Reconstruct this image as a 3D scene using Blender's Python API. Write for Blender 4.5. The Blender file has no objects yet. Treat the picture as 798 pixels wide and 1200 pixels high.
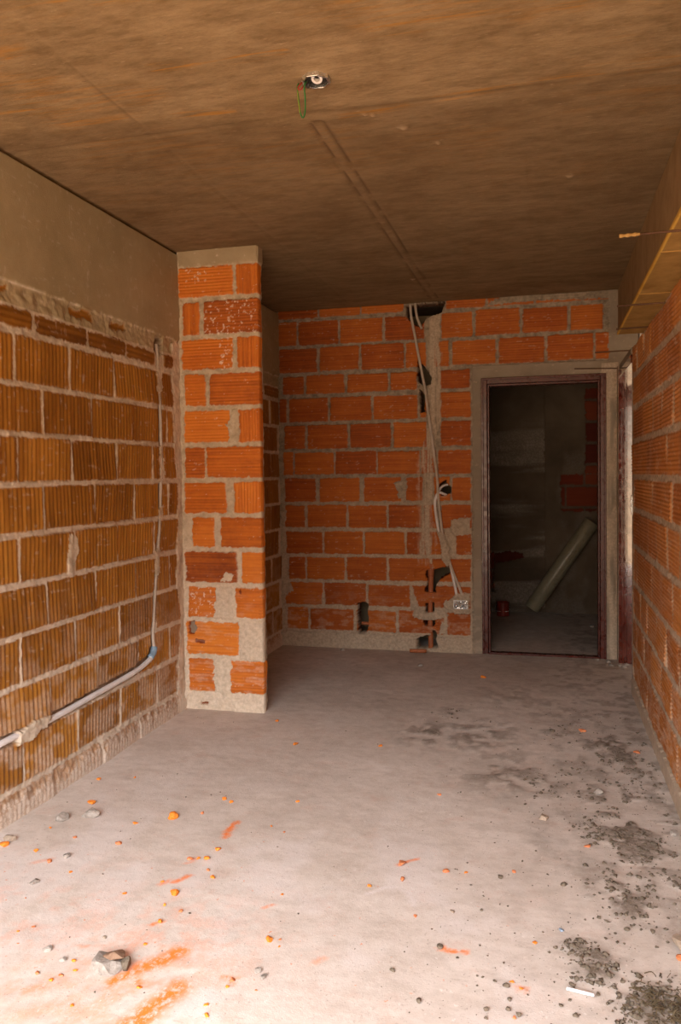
import bpy, bmesh, math, random
import numpy as np
from mathutils import Matrix, Vector
PI = math.pi
sc = bpy.context.scene
COL = sc.collection

# ------------------------------------------------------------------ helpers
def vnoise(x, y, seed):
    x = np.asarray(x, dtype=np.float64) + seed * 17.13
    y = np.asarray(y, dtype=np.float64) + seed * 5.71
    xi = np.floor(x).astype(np.int64); yi = np.floor(y).astype(np.int64)
    fx = x - xi; fy = y - yi
    fx = fx * fx * (3 - 2 * fx); fy = fy * fy * (3 - 2 * fy)
    def hsh(a, b):
        n = (a * 374761393 + b * 668265263 + seed * 974634777) & 0xFFFFFFFF
        n = ((n ^ (n >> 13)) * 1274126177) & 0xFFFFFFFF
        n = n ^ (n >> 16)
        return (n & 0xFFFF) / 65535.0
    a = hsh(xi, yi); b = hsh(xi + 1, yi); c = hsh(xi, yi + 1); d = hsh(xi + 1, yi + 1)
    return (a * (1 - fx) + b * fx) * (1 - fy) + (c * (1 - fx) + d * fx) * fy

def fbm(x, y, seed, octv=4):
    s = 0; a = 0.5; t = 0; k = 1.0
    for i in range(octv):
        s = s + a * vnoise(x * k, y * k, seed + i * 3); t += a; a *= 0.5; k *= 2.03
    return s / t

def sstep(a, b, x):
    t = np.clip((x - a) / (b - a), 0, 1)
    return t * t * (3 - 2 * t)

def poly_in(U, V, pts):
    r = np.zeros(U.shape, bool)
    n = len(pts)
    for i in range(n):
        (x1, y1), (x2, y2) = pts[i], pts[(i + 1) % n]
        if y1 == y2: continue
        c = ((y1 > V) != (y2 > V)) & (U < (x2 - x1) * (V - y1) / (y2 - y1) + x1)
        r ^= c
    return r

def seg_dist(U, V, pts):
    d = np.full(U.shape, 9.0)
    for (x1, y1), (x2, y2) in zip(pts[:-1], pts[1:]):
        dx, dy = x2 - x1, y2 - y1
        t = np.clip(((U - x1) * dx + (V - y1) * dy) / (dx * dx + dy * dy + 1e-12), 0, 1)
        d = np.minimum(d, np.hypot(U - x1 - t * dx, V - y1 - t * dy))
    return d

def mesh_from(name, verts, faces_quads, mat, parent=None, attrs=None, smooth=True, tris=None):
    me = bpy.data.meshes.new(name)
    nv = len(verts)
    me.vertices.add(nv)
    me.vertices.foreach_set('co', np.asarray(verts, dtype=np.float32).ravel())
    q = np.asarray(faces_quads, dtype=np.int32).reshape(-1, 4)
    loops = q.ravel(); starts = np.arange(len(q)) * 4; tot = np.full(len(q), 4)
    if tris is not None and len(tris):
        t = np.asarray(tris, dtype=np.int32).reshape(-1, 3)
        starts = np.concatenate([starts, len(loops) + np.arange(len(t)) * 3])
        tot = np.concatenate([tot, np.full(len(t), 3)])
        loops = np.concatenate([loops, t.ravel()])
    me.loops.add(len(loops)); me.loops.foreach_set('vertex_index', loops.astype(np.int32))
    me.polygons.add(len(starts))
    me.polygons.foreach_set('loop_start', starts.astype(np.int32))
    me.polygons.foreach_set('loop_total', tot.astype(np.int32))
    if smooth: me.polygons.foreach_set('use_smooth', np.ones(len(starts), bool))
    me.update(calc_edges=True); me.validate()
    if attrs is not None:
        ca = me.attributes.new('mix', 'FLOAT_COLOR', 'POINT')
        ca.data.foreach_set('color', np.asarray(attrs, dtype=np.float32).ravel())
    me.materials.append(mat)
    o = bpy.data.objects.new(name, me); COL.objects.link(o)
    if parent: o.parent = parent
    return o

def struct(o):
    o['kind'] = 'structure'; return o

def tag(o, label, cat, group=None, kind=None):
    o['label'] = label; o['category'] = cat
    if group: o['group'] = group
    if kind: o['kind'] = kind
    return o

def thing(name, label, cat, loc=(0, 0, 0), group=None):
    o = bpy.data.objects.new(name, None); o.empty_display_size = 0.05
    COL.objects.link(o); o.location = loc
    return tag(o, label, cat, group)

def obj(name, bm, mat, parent=None, smooth=False, bevel=0):
    me = bpy.data.meshes.new(name)
    bmesh.ops.recalc_face_normals(bm, faces=bm.faces[:])
    bm.to_mesh(me); bm.free(); me.materials.append(mat)
    if smooth:
        me.polygons.foreach_set('use_smooth', np.ones(len(me.polygons), bool))
    o = bpy.data.objects.new(name, me); COL.objects.link(o)
    if parent: o.parent = parent
    if bevel:
        m = o.modifiers.new('bevel', 'BEVEL'); m.width = bevel; m.segments = 2; m.limit_method = 'ANGLE'
    return o

def box(bm, x0, x1, y0, y1, z0, z1):
    r = bmesh.ops.create_cube(bm, size=1)
    for v in r['verts']:
        v.co = Vector(((x0 + x1) / 2 + v.co.x * (x1 - x0), (y0 + y1) / 2 + v.co.y * (y1 - y0), (z0 + z1) / 2 + v.co.z * (z1 - z0)))
    return r['verts']

def tube(bm, pts, r, n=10, rings=None, cap=True):
    """tube along a polyline; r is a number or a function of arc length"""
    pts = [Vector(p) for p in pts]
    # catmull-rom resample
    P = []
    if len(pts) > 2:
        for i in range(len(pts) - 1):
            p0 = pts[max(i - 1, 0)]; p1 = pts[i]; p2 = pts[i + 1]; p3 = pts[min(i + 2, len(pts) - 1)]
            k = max(3, int((p2 - p1).length / (rings or 0.02)))
            for j in range(k):
                t = j / k
                P.append(0.5 * ((2 * p1) + (p2 - p0) * t + (2 * p0 - 5 * p1 + 4 * p2 - p3) * t * t + (3 * p1 - p0 - 3 * p2 + p3) * t ** 3))
        P.append(pts[-1])
    else:
        k = max(2, int((pts[1] - pts[0]).length / (rings or 0.02)))
        P = [pts[0].lerp(pts[1], j / k) for j in range(k + 1)]
    prev = None; s = 0; rows = []
    up = Vector((0.31, 0.17, 0.93)).normalized()
    for i, p in enumerate(P):
        t = (P[min(i + 1, len(P) - 1)] - P[max(i - 1, 0)]).normalized()
        if prev is None:
            a = t.cross(up).normalized() if abs(t.dot(up)) < 0.95 else t.cross(Vector((1, 0, 0))).normalized()
        else:
            a = (prev - t * prev.dot(t)).normalized()
        prev = a; b = t.cross(a)
        if i: s += (p - P[i - 1]).length
        rr = r(s) if callable(r) else r
        rows.append([bm.verts.new(p + (a * math.cos(2 * PI * k / n) + b * math.sin(2 * PI * k / n)) * rr) for k in range(n)])
    for A, B_ in zip(rows[:-1], rows[1:]):
        for k in range(n):
            bm.faces.new((A[k], A[(k + 1) % n], B_[(k + 1) % n], B_[k]))
    if cap:
        bm.faces.new(rows[0][::-1]); bm.faces.new(rows[-1])
    return rows

# ------------------------------------------------------------------ materials
def new_mat(name):
    m = bpy.data.materials.new(name); m.use_nodes = True
    nt = m.node_tree; nt.nodes.clear()
    out = nt.nodes.new('ShaderNodeOutputMaterial'); bs = nt.nodes.new('ShaderNodeBsdfPrincipled')
    nt.links.new(bs.outputs[0], out.inputs[0])
    return m, nt, bs

class N:
    def __init__(s, nt):
        s.nt = nt; s.co = nt.nodes.new('ShaderNodeTexCoord').outputs['Object']
    def link(s, a, b): s.nt.links.new(a, b)
    def noise(s, scale, detail=4, rough=0.55, stretch=None, off=(0, 0, 0)):
        n = s.nt.nodes.new('ShaderNodeTexNoise'); n.inputs['Scale'].default_value = scale
        n.inputs['Detail'].default_value = detail; n.inputs['Roughness'].default_value = rough
        mp = s.nt.nodes.new('ShaderNodeMapping'); mp.inputs['Location'].default_value = off
        if stretch: mp.inputs['Scale'].default_value = stretch
        s.link(s.co, mp.inputs[0]); s.link(mp.outputs[0], n.inputs['Vector'])
        return n.outputs['Fac']
    def ramp(s, fac, stops):
        r = s.nt.nodes.new('ShaderNodeValToRGB'); e = r.color_ramp.elements
        while len(e) < len(stops): e.new(0.5)
        for k, (p, c) in enumerate(stops):
            e[k].position = p
            e[k].color = (c, c, c, 1) if isinstance(c, (int, float)) else (*c, 1)
        s.link(fac, r.inputs[0]); return r.outputs[0]
    def mix(s, fac, a, b, mode='MIX'):
        n = s.nt.nodes.new('ShaderNodeMix'); n.data_type = 'RGBA'; n.blend_type = mode
        for sock, v in ((n.inputs['Factor'], fac), (n.inputs[6], a), (n.inputs[7], b)):
            if hasattr(v, 'is_linked'): s.link(v, sock)
            elif isinstance(v, (int, float)): sock.default_value = v
            else: sock.default_value = (*v, 1)
        return n.outputs[2]
    def math(s, op, a, b=0.0, clamp=False):
        n = s.nt.nodes.new('ShaderNodeMath'); n.operation = op; n.use_clamp = clamp
        for k, v in enumerate((a, b)):
            if hasattr(v, 'is_linked'): s.link(v, n.inputs[k])
            else: n.inputs[k].default_value = v
        return n.outputs[0]
    def attr(s):
        a = s.nt.nodes.new('ShaderNodeAttribute'); a.attribute_name = 'mix'
        sp = s.nt.nodes.new('ShaderNodeSeparateColor'); s.link(a.outputs['Color'], sp.inputs[0])
        return sp.outputs[0], sp.outputs[1], sp.outputs[2], a.outputs['Alpha']
    def bump(s, h, bs, strength=0.4, dist=0.004):
        b = s.nt.nodes.new('ShaderNodeBump'); b.inputs['Strength'].default_value = strength
        b.inputs['Distance'].default_value = dist
        s.link(h, b.inputs['Height']); s.link(b.outputs[0], bs.inputs['Normal'])

def mat_wall(name, dark, mid, bright, mortar_a, mortar_b, conc_a, conc_b, dust, rough=0.75, streak=None):
    """R brick mask, G brick tint, B mortar smear / dust, A smooth concrete"""
    m, nt, bs = new_mat(name); n = N(nt)
    M, T, S, A = n.attr()
    fine = n.noise(38, 5, 0.6); big = n.noise(5, 4, 0.6, off=(3, 1, 2))
    t = n.math('ADD', T, n.math('MULTIPLY', n.math('SUBTRACT', big, 0.5), 0.55))
    t = n.math('ADD', t, n.math('MULTIPLY', n.math('SUBTRACT', fine, 0.5), 0.35), clamp=True)
    bc = n.ramp(t, [(0.0, dark), (0.5, mid), (1.0, bright)])
    if streak:
        st = n.noise(1, 3, 0.6, stretch=streak)
        bc = n.mix(n.ramp(st, [(0.42, 0.0), (0.62, 0.38)]), bc, bright)
    mf = n.noise(22, 6, 0.65, off=(7, 0, 1))
    mc = n.ramp(mf, [(0.3, mortar_a), (0.68, mortar_b)])
    cf = n.noise(3.2, 7, 0.62, off=(1, 9, 4))
    cc = n.ramp(cf, [(0.32, conc_a), (0.68, conc_b)])
    mc = n.mix(A, mc, cc)
    c = n.mix(M, mc, bc)
    sp = n.ramp(n.noise(60, 5, 0.7, off=(2, 2, 2)), [(0.44, 0.0), (0.6, 1.0)])
    s2 = n.math('MULTIPLY', S, n.math('ADD', n.math('MULTIPLY', sp, 0.5), 0.46), clamp=True)
    c = n.mix(s2, c, dust)
    nt.links.new(c, bs.inputs['Base Color'])
    rr = n.math('ADD', rough, n.math('MULTIPLY', n.math('SUBTRACT', fine, 0.5), 0.3), clamp=True)
    nt.links.new(rr, bs.inputs['Roughness'])
    bs.inputs['Specular IOR Level'].default_value = 0.35
    n.bump(n.math('ADD', n.noise(140, 4, 0.7), n.math('MULTIPLY', mf, 1.5)), bs, 0.35, 0.003)
    return m

def mat_rock(name, a, b, scale=30, rough=0.9, spec=0.2):
    m, nt, bs = new_mat(name); n = N(nt)
    f = n.noise(scale, 5, 0.65)
    nt.links.new(n.ramp(f, [(0.3, a), (0.7, b)]), bs.inputs['Base Color'])
    bs.inputs['Roughness'].default_value = rough
    bs.inputs['Specular IOR Level'].default_value = spec
    n.bump(n.noise(scale * 4, 4, 0.7), bs, 0.5, 0.004)
    return m

def mat_paint(name, a, b, rough=0.4, metallic=0.0, scale=9, chip=None, spec=0.5):
    m, nt, bs = new_mat(name); n = N(nt)
    f = n.noise(scale, 5, 0.6)
    c = n.ramp(f, [(0.35, a), (0.68, b)])
    if chip:
        k = n.ramp(n.noise(26, 5, 0.7, off=(4, 4, 4)), [(0.69, 0.0), (0.72, 1.0)])
        c = n.mix(k, c, chip)
    nt.links.new(c, bs.inputs['Base Color'])
    nt.links.new(n.ramp(n.noise(30, 4), [(0.3, max(rough - 0.12, 0.03)), (0.7, min(rough + 0.15, 1))]), bs.inputs['Roughness'])
    bs.inputs['Metallic'].default_value = metallic
    bs.inputs['Specular IOR Level'].default_value = spec
    n.bump(n.noise(40, 2), bs, 0.05, 0.001)
    return m

M_left = mat_wall('ribbed brown brick', (.12, .042, .006), (.29, .120, .015), (.47, .215, .034),
                  (.38, .315, .225), (.70, .61, .48), (.31, .25, .14), (.42, .34, .205), (.62, .53, .45), 0.5)
M_back = mat_wall('red hollow brick', (.085, .018, .003), (.33, .075, .009), (.52, .155, .020),
                  (.15, .12, .085), (.40, .33, .245), (.21, .17, .125), (.33, .275, .21), (.54, .43, .32), 0.72)
M_stub = mat_wall('orange hollow brick', (.22, .045, .007), (.55, .150, .014), (.74, .25, .03),
                  (.34, .27, .18), (.60, .50, .36), (.32, .25, .15), (.43, .345, .22), (.76, .64, .53), 0.66)
M_right = mat_wall('light orange hollow brick', (.25, .075, .016), (.44, .155, .032), (.60, .25, .06),
                   (.30, .23, .16), (.50, .41, .31), (.23, .18, .13), (.34, .275, .21), (.62, .48, .38), 0.58)
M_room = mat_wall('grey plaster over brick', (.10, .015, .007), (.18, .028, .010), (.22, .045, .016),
                  (.08, .06, .043), (.14, .11, .08), (.085, .063, .043), (.15, .115, .08), (.36, .32, .28), 0.85)  # tones lowered to keep the rear room dim

def make_ceiling_mat():
    m, nt, bs = new_mat('stained board-marked concrete'); n = N(nt)
    R_, G_, B_, A_ = n.attr()
    base = n.ramp(n.noise(2.2, 7, 0.62, stretch=(0.7, 1.5, 1)), [(0.3, (.255, .168, .080)), (0.7, (.40, .285, .155))])
    blot = n.ramp(n.noise(11, 8, 0.75, stretch=(0.6, 1.5, 1), off=(5, 2, 0)), [(0.38, (.52, .48, .42)), (0.6, (1, 1, 1))])
    c = n.mix(0.75, base, blot, 'MULTIPLY')
    c = n.mix(n.math('MULTIPLY', R_, n.ramp(n.noise(6, 5, 0.7, stretch=(0.6, 9, 1), off=(1, 1, 1)), [(0.48, 0.0), (0.68, 1.0)])), c, (.48, .21, .02))
    c = n.mix(G_, c, (.13, .080, .038))
    c = n.mix(B_, c, (.46, .34, .21))
    fl = n.ramp(n.noise(48, 4, 0.7, stretch=(0.5, 2.2, 1)), [(0.62, 0.0), (0.70, 0.6)])
    c = n.mix(fl, c, (.14, .09, .045))
    f2 = n.ramp(n.noise(30, 5, 0.75, stretch=(0.6, 1.8, 1), off=(3, 3, 3)), [(0.62, 0.0), (0.70, 0.4)])
    c = n.mix(f2, c, (.50, .38, .24))
    nt.links.new(c, bs.inputs['Base Color'])
    bs.inputs['Roughness'].default_value = 0.85; bs.inputs['Specular IOR Level'].default_value = 0.25
    n.bump(n.noise(40, 6, 0.7, stretch=(0.35, 1.5, 1)), bs, 0.4, 0.006)
    return m
M_ceil = make_ceiling_mat()

def make_floor_mat():
    m, nt, bs = new_mat('dusty cement floor'); n = N(nt)
    R_, G_, B_, A_ = n.attr()
    c = n.ramp(n.noise(1.6, 7, 0.62), [(0.32, (.56, .485, .43)), (0.68, (.69, .62, .57))])
    d = n.ramp(n.noise(14, 8, 0.74, stretch=(0.8, 1.2, 1)), [(0.36, (.80, .77, .74)), (0.56, (1, 1, 1))])
    c = n.mix(0.7, c, d, 'MULTIPLY')
    red = n.ramp(n.noise(7, 6, 0.72, off=(3, 8, 0)), [(0.55, 0.0), (0.75, 0.4)])
    c = n.mix(red, c, (.58, .36, .28))
    c = n.mix(B_, c, (.70, .64, .62))
    gk = n.math('MULTIPLY', R_, n.ramp(n.noise(20, 7, 0.75, off=(2, 6, 0)), [(0.40, 1.0), (0.66, 0.45)]))
    c = n.mix(gk, c, (.13, .10, .072))
    ok = n.math('MULTIPLY', G_, n.ramp(n.noise(34, 6, 0.75, stretch=(1.4, 1, 1), off=(9, 1, 0)), [(0.36, 0.15), (0.52, 1.0)]))
    c = n.mix(ok, c, (.84, .21, .035))
    sp = n.ramp(n.noise(120, 3, 0.7, off=(1, 5, 0)), [(0.63, 0.0), (0.69, 0.65)])
    c = n.mix(sp, c, (.30, .235, .19))
    sc2 = n.ramp(n.noise(38, 6, 0.75, stretch=(0.5, 1.3, 1), off=(6, 4, 1)), [(0.60, 0.0), (0.68, 0.45)])
    c = n.mix(sc2, c, (.34, .275, .23))
    sc3 = n.ramp(n.noise(52, 5, 0.7, stretch=(1.2, 0.7, 1), off=(4, 4, 2)), [(0.63, 0.0), (0.70, 0.6)])
    c = n.mix(sc3, c, (.76, .71, .67))
    so = n.ramp(n.noise(46, 3, 0.6, off=(8, 5, 3)), [(0.69, 0.0), (0.73, 0.8)])
    c = n.mix(n.math('MULTIPLY', so, A_), c, (.72, .25, .10))
    nt.links.new(c, bs.inputs['Base Color'])
    bs.inputs['Roughness'].default_value = 0.9; bs.inputs['Specular IOR Level'].default_value = 0.2
    n.bump(n.math('ADD', n.noise(60, 6, 0.75), n.noise(200, 3, 0.7)), bs, 0.28, 0.003)
    return m
M_floor = make_floor_mat()

M_plaster = mat_rock('rough cement plaster', (.24, .19, .14), (.36, .30, .235), 6)
M_conc = mat_rock('bare concrete', (.26, .20, .13), (.37, .29, .19), 5)
M_rearc = mat_rock('darkened rear plaster', (.07, .052, .036), (.12, .09, .062), 5)  # plaster colour cut down so the rear room stays dim
M_beam = mat_rock('brown stained concrete beam', (.24, .15, .068), (.36, .235, .115), 6)
M_board = mat_rock('yellow formwork underside', (.30, .155, .036), (.50, .28, .08), 9)  # yellower and brighter than the beam face
M_white = mat_rock('pale interior plaster', (.60, .55, .50), (.70, .66, .60), 5)
M_frame = mat_paint('dark red oxide steel', (.060, .011, .008), (.105, .019, .012), 0.3, 0.0, chip=(.30, .22, .17))
M_frame2 = mat_paint('glossy red oxide steel', (.080, .012, .007), (.13, .020, .010), 0.08, 0.0, chip=(.30, .2, .15), spec=1.0)
M_frame2.node_tree.nodes['Principled BSDF'].inputs['Coat Weight'].default_value = 1.0
M_pvc = mat_paint('white corrugated plastic', (.62, .60, .60), (.78, .76, .76), 0.5)
M_pvc_dusty = mat_paint('dusty grey corrugated plastic', (.40, .34, .28), (.58, .51, .44), 0.7)
M_blue = mat_paint('grey blue plastic', (.16, .26, .36), (.26, .38, .50), 0.5)
M_steel = mat_paint('galvanised steel', (.62, .64, .66), (.80, .82, .84), 0.28, 0.9)
M_rust = mat_paint('rusted steel rod', (.055, .026, .014), (.14, .065, .028), 0.8)
M_rust_tip = mat_paint('yellowed rod tip', (.32, .18, .05), (.48, .30, .10), 0.8)
M_brown = mat_paint('terracotta coloured plastic', (.30, .085, .03), (.42, .14, .05), 0.55)
M_tube = mat_paint('grey olive plastic pipe', (.24, .22, .15), (.31, .285, .20), 0.33)
M_tube_in = mat_paint('grey pipe bore', (.10, .09, .07), (.13, .12, .09), 0.6)
M_can = mat_paint('dull red tin', (.20, .02, .012), (.32, .035, .018), 0.45)
M_green = mat_paint('green wire insulation', (.012, .12, .035), (.03, .20, .05), 0.4)
M_olive = mat_paint('yellow green wire insulation', (.16, .20, .02), (.22, .27, .03), 0.4)
M_redw = mat_paint('red wire insulation', (.25, .02, .015), (.32, .03, .02), 0.4)
M_dark = mat_paint('dark opening', (.02, .017, .014), (.03, .025, .02), 0.9)
M_chip = mat_rock('orange brick chip', (.72, .20, .022), (.85, .30, .05), 40)
M_chip_d = mat_rock('dusty red brick chip', (.52, .16, .06), (.66, .26, .12), 40)
M_stone = mat_rock('pale mortar lump', (.20, .17, .145), (.42, .375, .335), 45)
M_stone_d = mat_rock('dark grey mortar crumb', (.075, .057, .040), (.20, .16, .12), 60)
M_shard = mat_rock('weathered brown brick shard', (.16, .09, .055), (.34, .22, .15), 40)
M_stone_m = mat_rock('grey brown mortar lump', (.24, .18, .13), (.42, .34, .27), 25)
M_bluechip = mat_paint('blue grey chip', (.20, .27, .36), (.28, .36, .46), 0.6)
M_stick = mat_paint('white plastic', (.80, .80, .84), (.90, .90, .93), 0.4)
M_twig = mat_rock('dark dried debris', (.05, .035, .018), (.13, .095, .055), 30)

# ------------------------------------------------------------------ brick wall height fields
class Field:
    def __init__(s, us, vs, seed, bed=0.0):
        s.us, s.vs, s.seed = us, vs, seed
        s.U, s.V = np.meshgrid(us, vs)
        s.H = -0.003 + 0.014 * (fbm(s.U / .045, s.V / .03, seed, 4) - 0.5) + bed
        s.M = np.zeros_like(s.H); s.T = np.full_like(s.H, .4)
        s.S = np.zeros_like(s.H); s.A = np.zeros_like(s.H)
        s.rag = (fbm(s.U / .035, s.V / .035, seed + 40, 3) - 0.5)
        s.rag2 = (fbm(s.U / .012, s.V / .012, seed + 44, 2) - 0.5)
        s.rng = random.Random(seed)
    def sub(s, u0, u1, v0, v1, pad=0.02):
        i0, i1 = np.searchsorted(s.us, [u0 - pad, u1 + pad]); j0, j1 = np.searchsorted(s.vs, [v0 - pad, v1 + pad])
        return (slice(j0, j1), slice(i0, i1))
    def brick(s, u0, u1, v0, v1, rib='h', pitch=.018, amp=.003, face=0.0, tint=None, rag=.012, jut=.004):
        k = s.sub(u0, u1, v0, v1)
        U, V = s.U[k], s.V[k]
        if U.size == 0: return
        d = np.minimum(np.minimum(U - u0, u1 - U), np.minimum(V - v0, v1 - V)) + s.rag[k] * rag + s.rag2[k] * rag * .5
        # worn corners
        du = np.minimum(U - u0, u1 - U); dv = np.minimum(V - v0, v1 - V)
        d = np.minimum(d, (du + dv) * .707 - .004 + s.rag[k] * rag)
        m = sstep(-.002, .0035, d)
        q = ((U if rib == 'v' else V) - (u0 if rib == 'v' else v0)) / pitch
        rp = 0.5 - 0.5 * np.cos(2 * PI * q)
        rp = rp ** 1.6
        g = s.rng.gauss
        hb = face + g(0, jut) + g(0, .006) * (U - (u0 + u1) / 2) / .35 + g(0, .006) * (V - (v0 + v1) / 2) / .2 - amp * rp
        hb = hb - .004 * np.exp(-np.maximum(d, 0) / .004) + s.rag2[k] * .001
        s.H[k] = s.H[k] * (1 - m) + hb * m
        s.M[k] = np.maximum(s.M[k] * (1 - m), m)
        t = s.rng.random() if tint is None else tint
        ax, bx = (U, V) if rib == 'v' else (V, U)
        t = t + (.42 if rib == 'v' else .3) * (vnoise(ax / (pitch * .42) + s.rng.random() * 50, bx / .35, s.seed + 7) - .5)
        s.T[k] = np.where(m > .02, t, s.T[k])
    def row(s, v0, v1, js, joint=.012, **kw):
        for a, b in zip(js[:-1], js[1:]):
            w = joint * (0.6 + 0.8 * s.rng.random()) / 2
            s.brick(a + w, b - w, v0, v1, **kw)
    def concrete(s, mask, h=None, hn=.004, sc_=.12):
        s.M = s.M * (1 - mask); s.A = np.maximum(s.A, mask)
        if h is not None:
            hh = h + hn * (fbm(s.U / sc_, s.V / sc_, s.seed + 60, 4) - .5)
            s.H = s.H * (1 - mask) + hh * mask
    def mortar(s, pts, h=.006, soft=.012, rough=.02, s_=0.0):
        """blob of rough mortar in a polygon"""
        U = s.U + s.rag * rough * 2; V = s.V + s.rag2 * rough
        us = [p[0] for p in pts]; vs = [p[1] for p in pts]
        k = s.sub(min(us), max(us), min(vs), max(vs), .03)
        m = poly_in(U[k], V[k], pts).astype(float)
        hh = h + .014 * (fbm(s.U[k] / .03, s.V[k] / .03, s.seed + 70, 4) - .5)
        s.H[k] = s.H[k] * (1 - m) + np.maximum(s.H[k], hh) * m
        s.M[k] *= (1 - m); s.A[k] *= (1 - m)
        if s_: s.S[k] = np.maximum(s.S[k], m * s_)
    def hole(s, pts, depth=.085, rough=.02):
        U = s.U + s.rag * rough * 2; V = s.V + s.rag2 * rough
        us = [p[0] for p in pts]; vs = [p[1] for p in pts]
        k = s.sub(min(us), max(us), min(vs), max(vs), .03)
        m = poly_in(U[k], V[k], pts)
        s.H[k] = np.where(m, -depth + .01 * s.rag[k], s.H[k])
        s.M[k] = np.where(m, 1, s.M[k]); s.T[k] = np.where(m, -1.0, s.T[k]); s.S[k] = np.where(m, 0, s.S[k]); s.A[k] = np.where(m, 0, s.A[k])  # darkest tint forced, puts recess shade into the hole colour
    def smear(s, pts, width, amt, streak=(.02, .2), thr=.45):
        d = seg_dist(s.U + s.rag * .04, s.V, pts)
        n = fbm(s.U / streak[0], s.V / streak[1], s.seed + 80, 4)
        m = sstep(width, width * .55, d) * sstep(thr - .12, thr + .12, n)
        s.S = np.maximum(s.S, m * amt)
        return m
    def specks(s, scale=(.03, .02), thr=.66, amt=.8, seed=90, mask=1.0):
        n = fbm(s.U / scale[0], s.V / scale[1], s.seed + seed, 4)
        s.S = np.maximum(s.S, sstep(thr, thr + .08, n) * amt * mask)
    def build(s, name, place, thick, mat, keep=None, flip=False, parent=None, drop=None):
        nv, nu = s.U.shape
        X = place(s.U, s.V, s.H)
        verts = np.stack([a.ravel() for a in X], 1)
        idx = np.arange(nv * nu).reshape(nv, nu)
        q = np.stack([idx[:-1, :-1], idx[:-1, 1:], idx[1:, 1:], idx[1:, :-1]], -1)
        if keep is not None:
            Uc = (s.U[:-1, :-1] + s.U[1:, 1:]) / 2; Vc = (s.V[:-1, :-1] + s.V[1:, 1:]) / 2
            q = q[keep(Uc, Vc)]
        q = q.reshape(-1, 4)
        if drop is not None: q = q[s.H.ravel()[q].max(1) > drop]
        # boundary edges -> skirt back to the rear plane, and the rear faces
        e = np.concatenate([q[:, [0, 1]], q[:, [1, 2]], q[:, [2, 3]], q[:, [3, 0]]])
        key = np.sort(e, 1); key = key[:, 0].astype(np.int64) * (nv * nu) + key[:, 1]
        un, inv, cnt = np.unique(key, return_inverse=True, return_counts=True)
        be = e[cnt[inv] == 1]
        bv = np.unique(be); mp = {int(a): i + nv * nu for i, a in enumerate(bv)}
        Xb = place(s.U, s.V, np.full_like(s.H, -thick))
        vb = np.stack([a.ravel() for a in Xb], 1)[bv]
        sk = np.array([[b, a, mp[int(a)], mp[int(b)]] for a, b in be])
        verts = np.concatenate([verts, vb]); q = np.concatenate([q, sk])
        col = np.stack([s.M.ravel(), s.T.ravel(), s.S.ravel(), s.A.ravel()], 1)
        col = np.concatenate([col, col[bv]])
        if flip: q = q[:, ::-1]
        return mesh_from(name, verts, q, mat, parent, col)

def span(*segs):
    out = []
    for a, b, st in segs:
        out.append(np.arange(a, b - st * .3, st))
    out.append([segs[-1][1]])
    return np.concatenate(out)

XL, XR, YB, H = -2.0306, 0.5021, 5.9317, 2.6052
YP = 4.19
YF = -0.35          # the open front of the room, behind the camera

# ---- left wall: u = Y, v = Z
F = Field(span((YF, 2.1, .03), (2.1, 4.3, .0048), (4.3, YB + .1, .009)), span((-.03, H + .01, .0055)), 11, .005)
js0 = [YF - .4] + [2.735 + .373 * k for k in range(-9, 10)]
js1 = [YF - .4] + [2.908 + .373 * k for k in range(-10, 9)]
beds = [-.09, .11, .31, .51, .71, .91, 1.11, 1.31, 1.51, 1.71, 1.914]
for i in range(10):
    js = [j + F.rng.gauss(0, .005) for j in (js0 if i % 2 else js1)]
    v0, v1 = beds[i] + .0115, beds[i + 1] - .0105
    for a, b in zip(js[:-1], js[1:]):
        if b > YB + .2: continue
        w = .003 + .003 * F.rng.random()
        F.brick(a + w, b - w, v0 + F.rng.gauss(0, .002), v1 + F.rng.gauss(0, .002), 'v', .0268, .0036 if i else .0014, .004, .35 + .35 * F.rng.random(), rag=.010, jut=.0025)
for a, b in ((-1, 2.0), (2.0, 2.45), (2.45, 2.84), (2.87, 3.245), (3.26, 3.59), (3.60, 3.90), (3.99, 4.16)):
    F.brick(a, b, 1.932, 2.006 + F.rng.gauss(0, .004), 'h', .026, .003, .006, .1 + .3 * F.rng.random(), rag=.02)
for a in np.arange(4.2, 5.9, .35):
    F.brick(a, a + .33, 1.932, 2.006, 'h', .026, .003, .006, .3)
# ragged filler strip between flat course and concrete beam
for a, b, c in ((2.50, 2.72, .03), (3.12, 3.30, .03), (3.45, 3.62, .03)):
    F.brick(a, b, 2.025 + c, 2.085, 'h', .03, .004, -.004, .6, rag=.05)
up = sstep(2.098, 2.108, F.V + F.rag * .03)
F.concrete(up, .010, .006, .25)
F.H += np.where((F.V > 2.02) & (F.V < 2.1), .012 * F.rag, 0)
F.H = np.where(F.V > H - .012, -.02, F.H)
F.A = np.where((F.V > 2.02) & (F.V < 2.1), np.maximum(F.A, .95), F.A)
# plaster smeared at the foot
foot = sstep(.16, .0, F.V + F.rag * .12)
F.S = np.maximum(F.S, foot * 1.5)
F.S = np.maximum(F.S, (1 - F.M) * .75 * sstep(1.7, .8, F.V))
F.H += np.where(F.V < .10, .012 * sstep(.11, .04, F.V + .08 * F.rag), 0)
F.S = np.maximum(F.S, .55 * sstep(.95, .1, F.V) * sstep(.42, .62, fbm(F.U / .09, F.V / .05, 77, 4)))
F.specks((.05, .016), .72, .45)
F.specks((.012, .06), .74, .5, 95)
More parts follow.
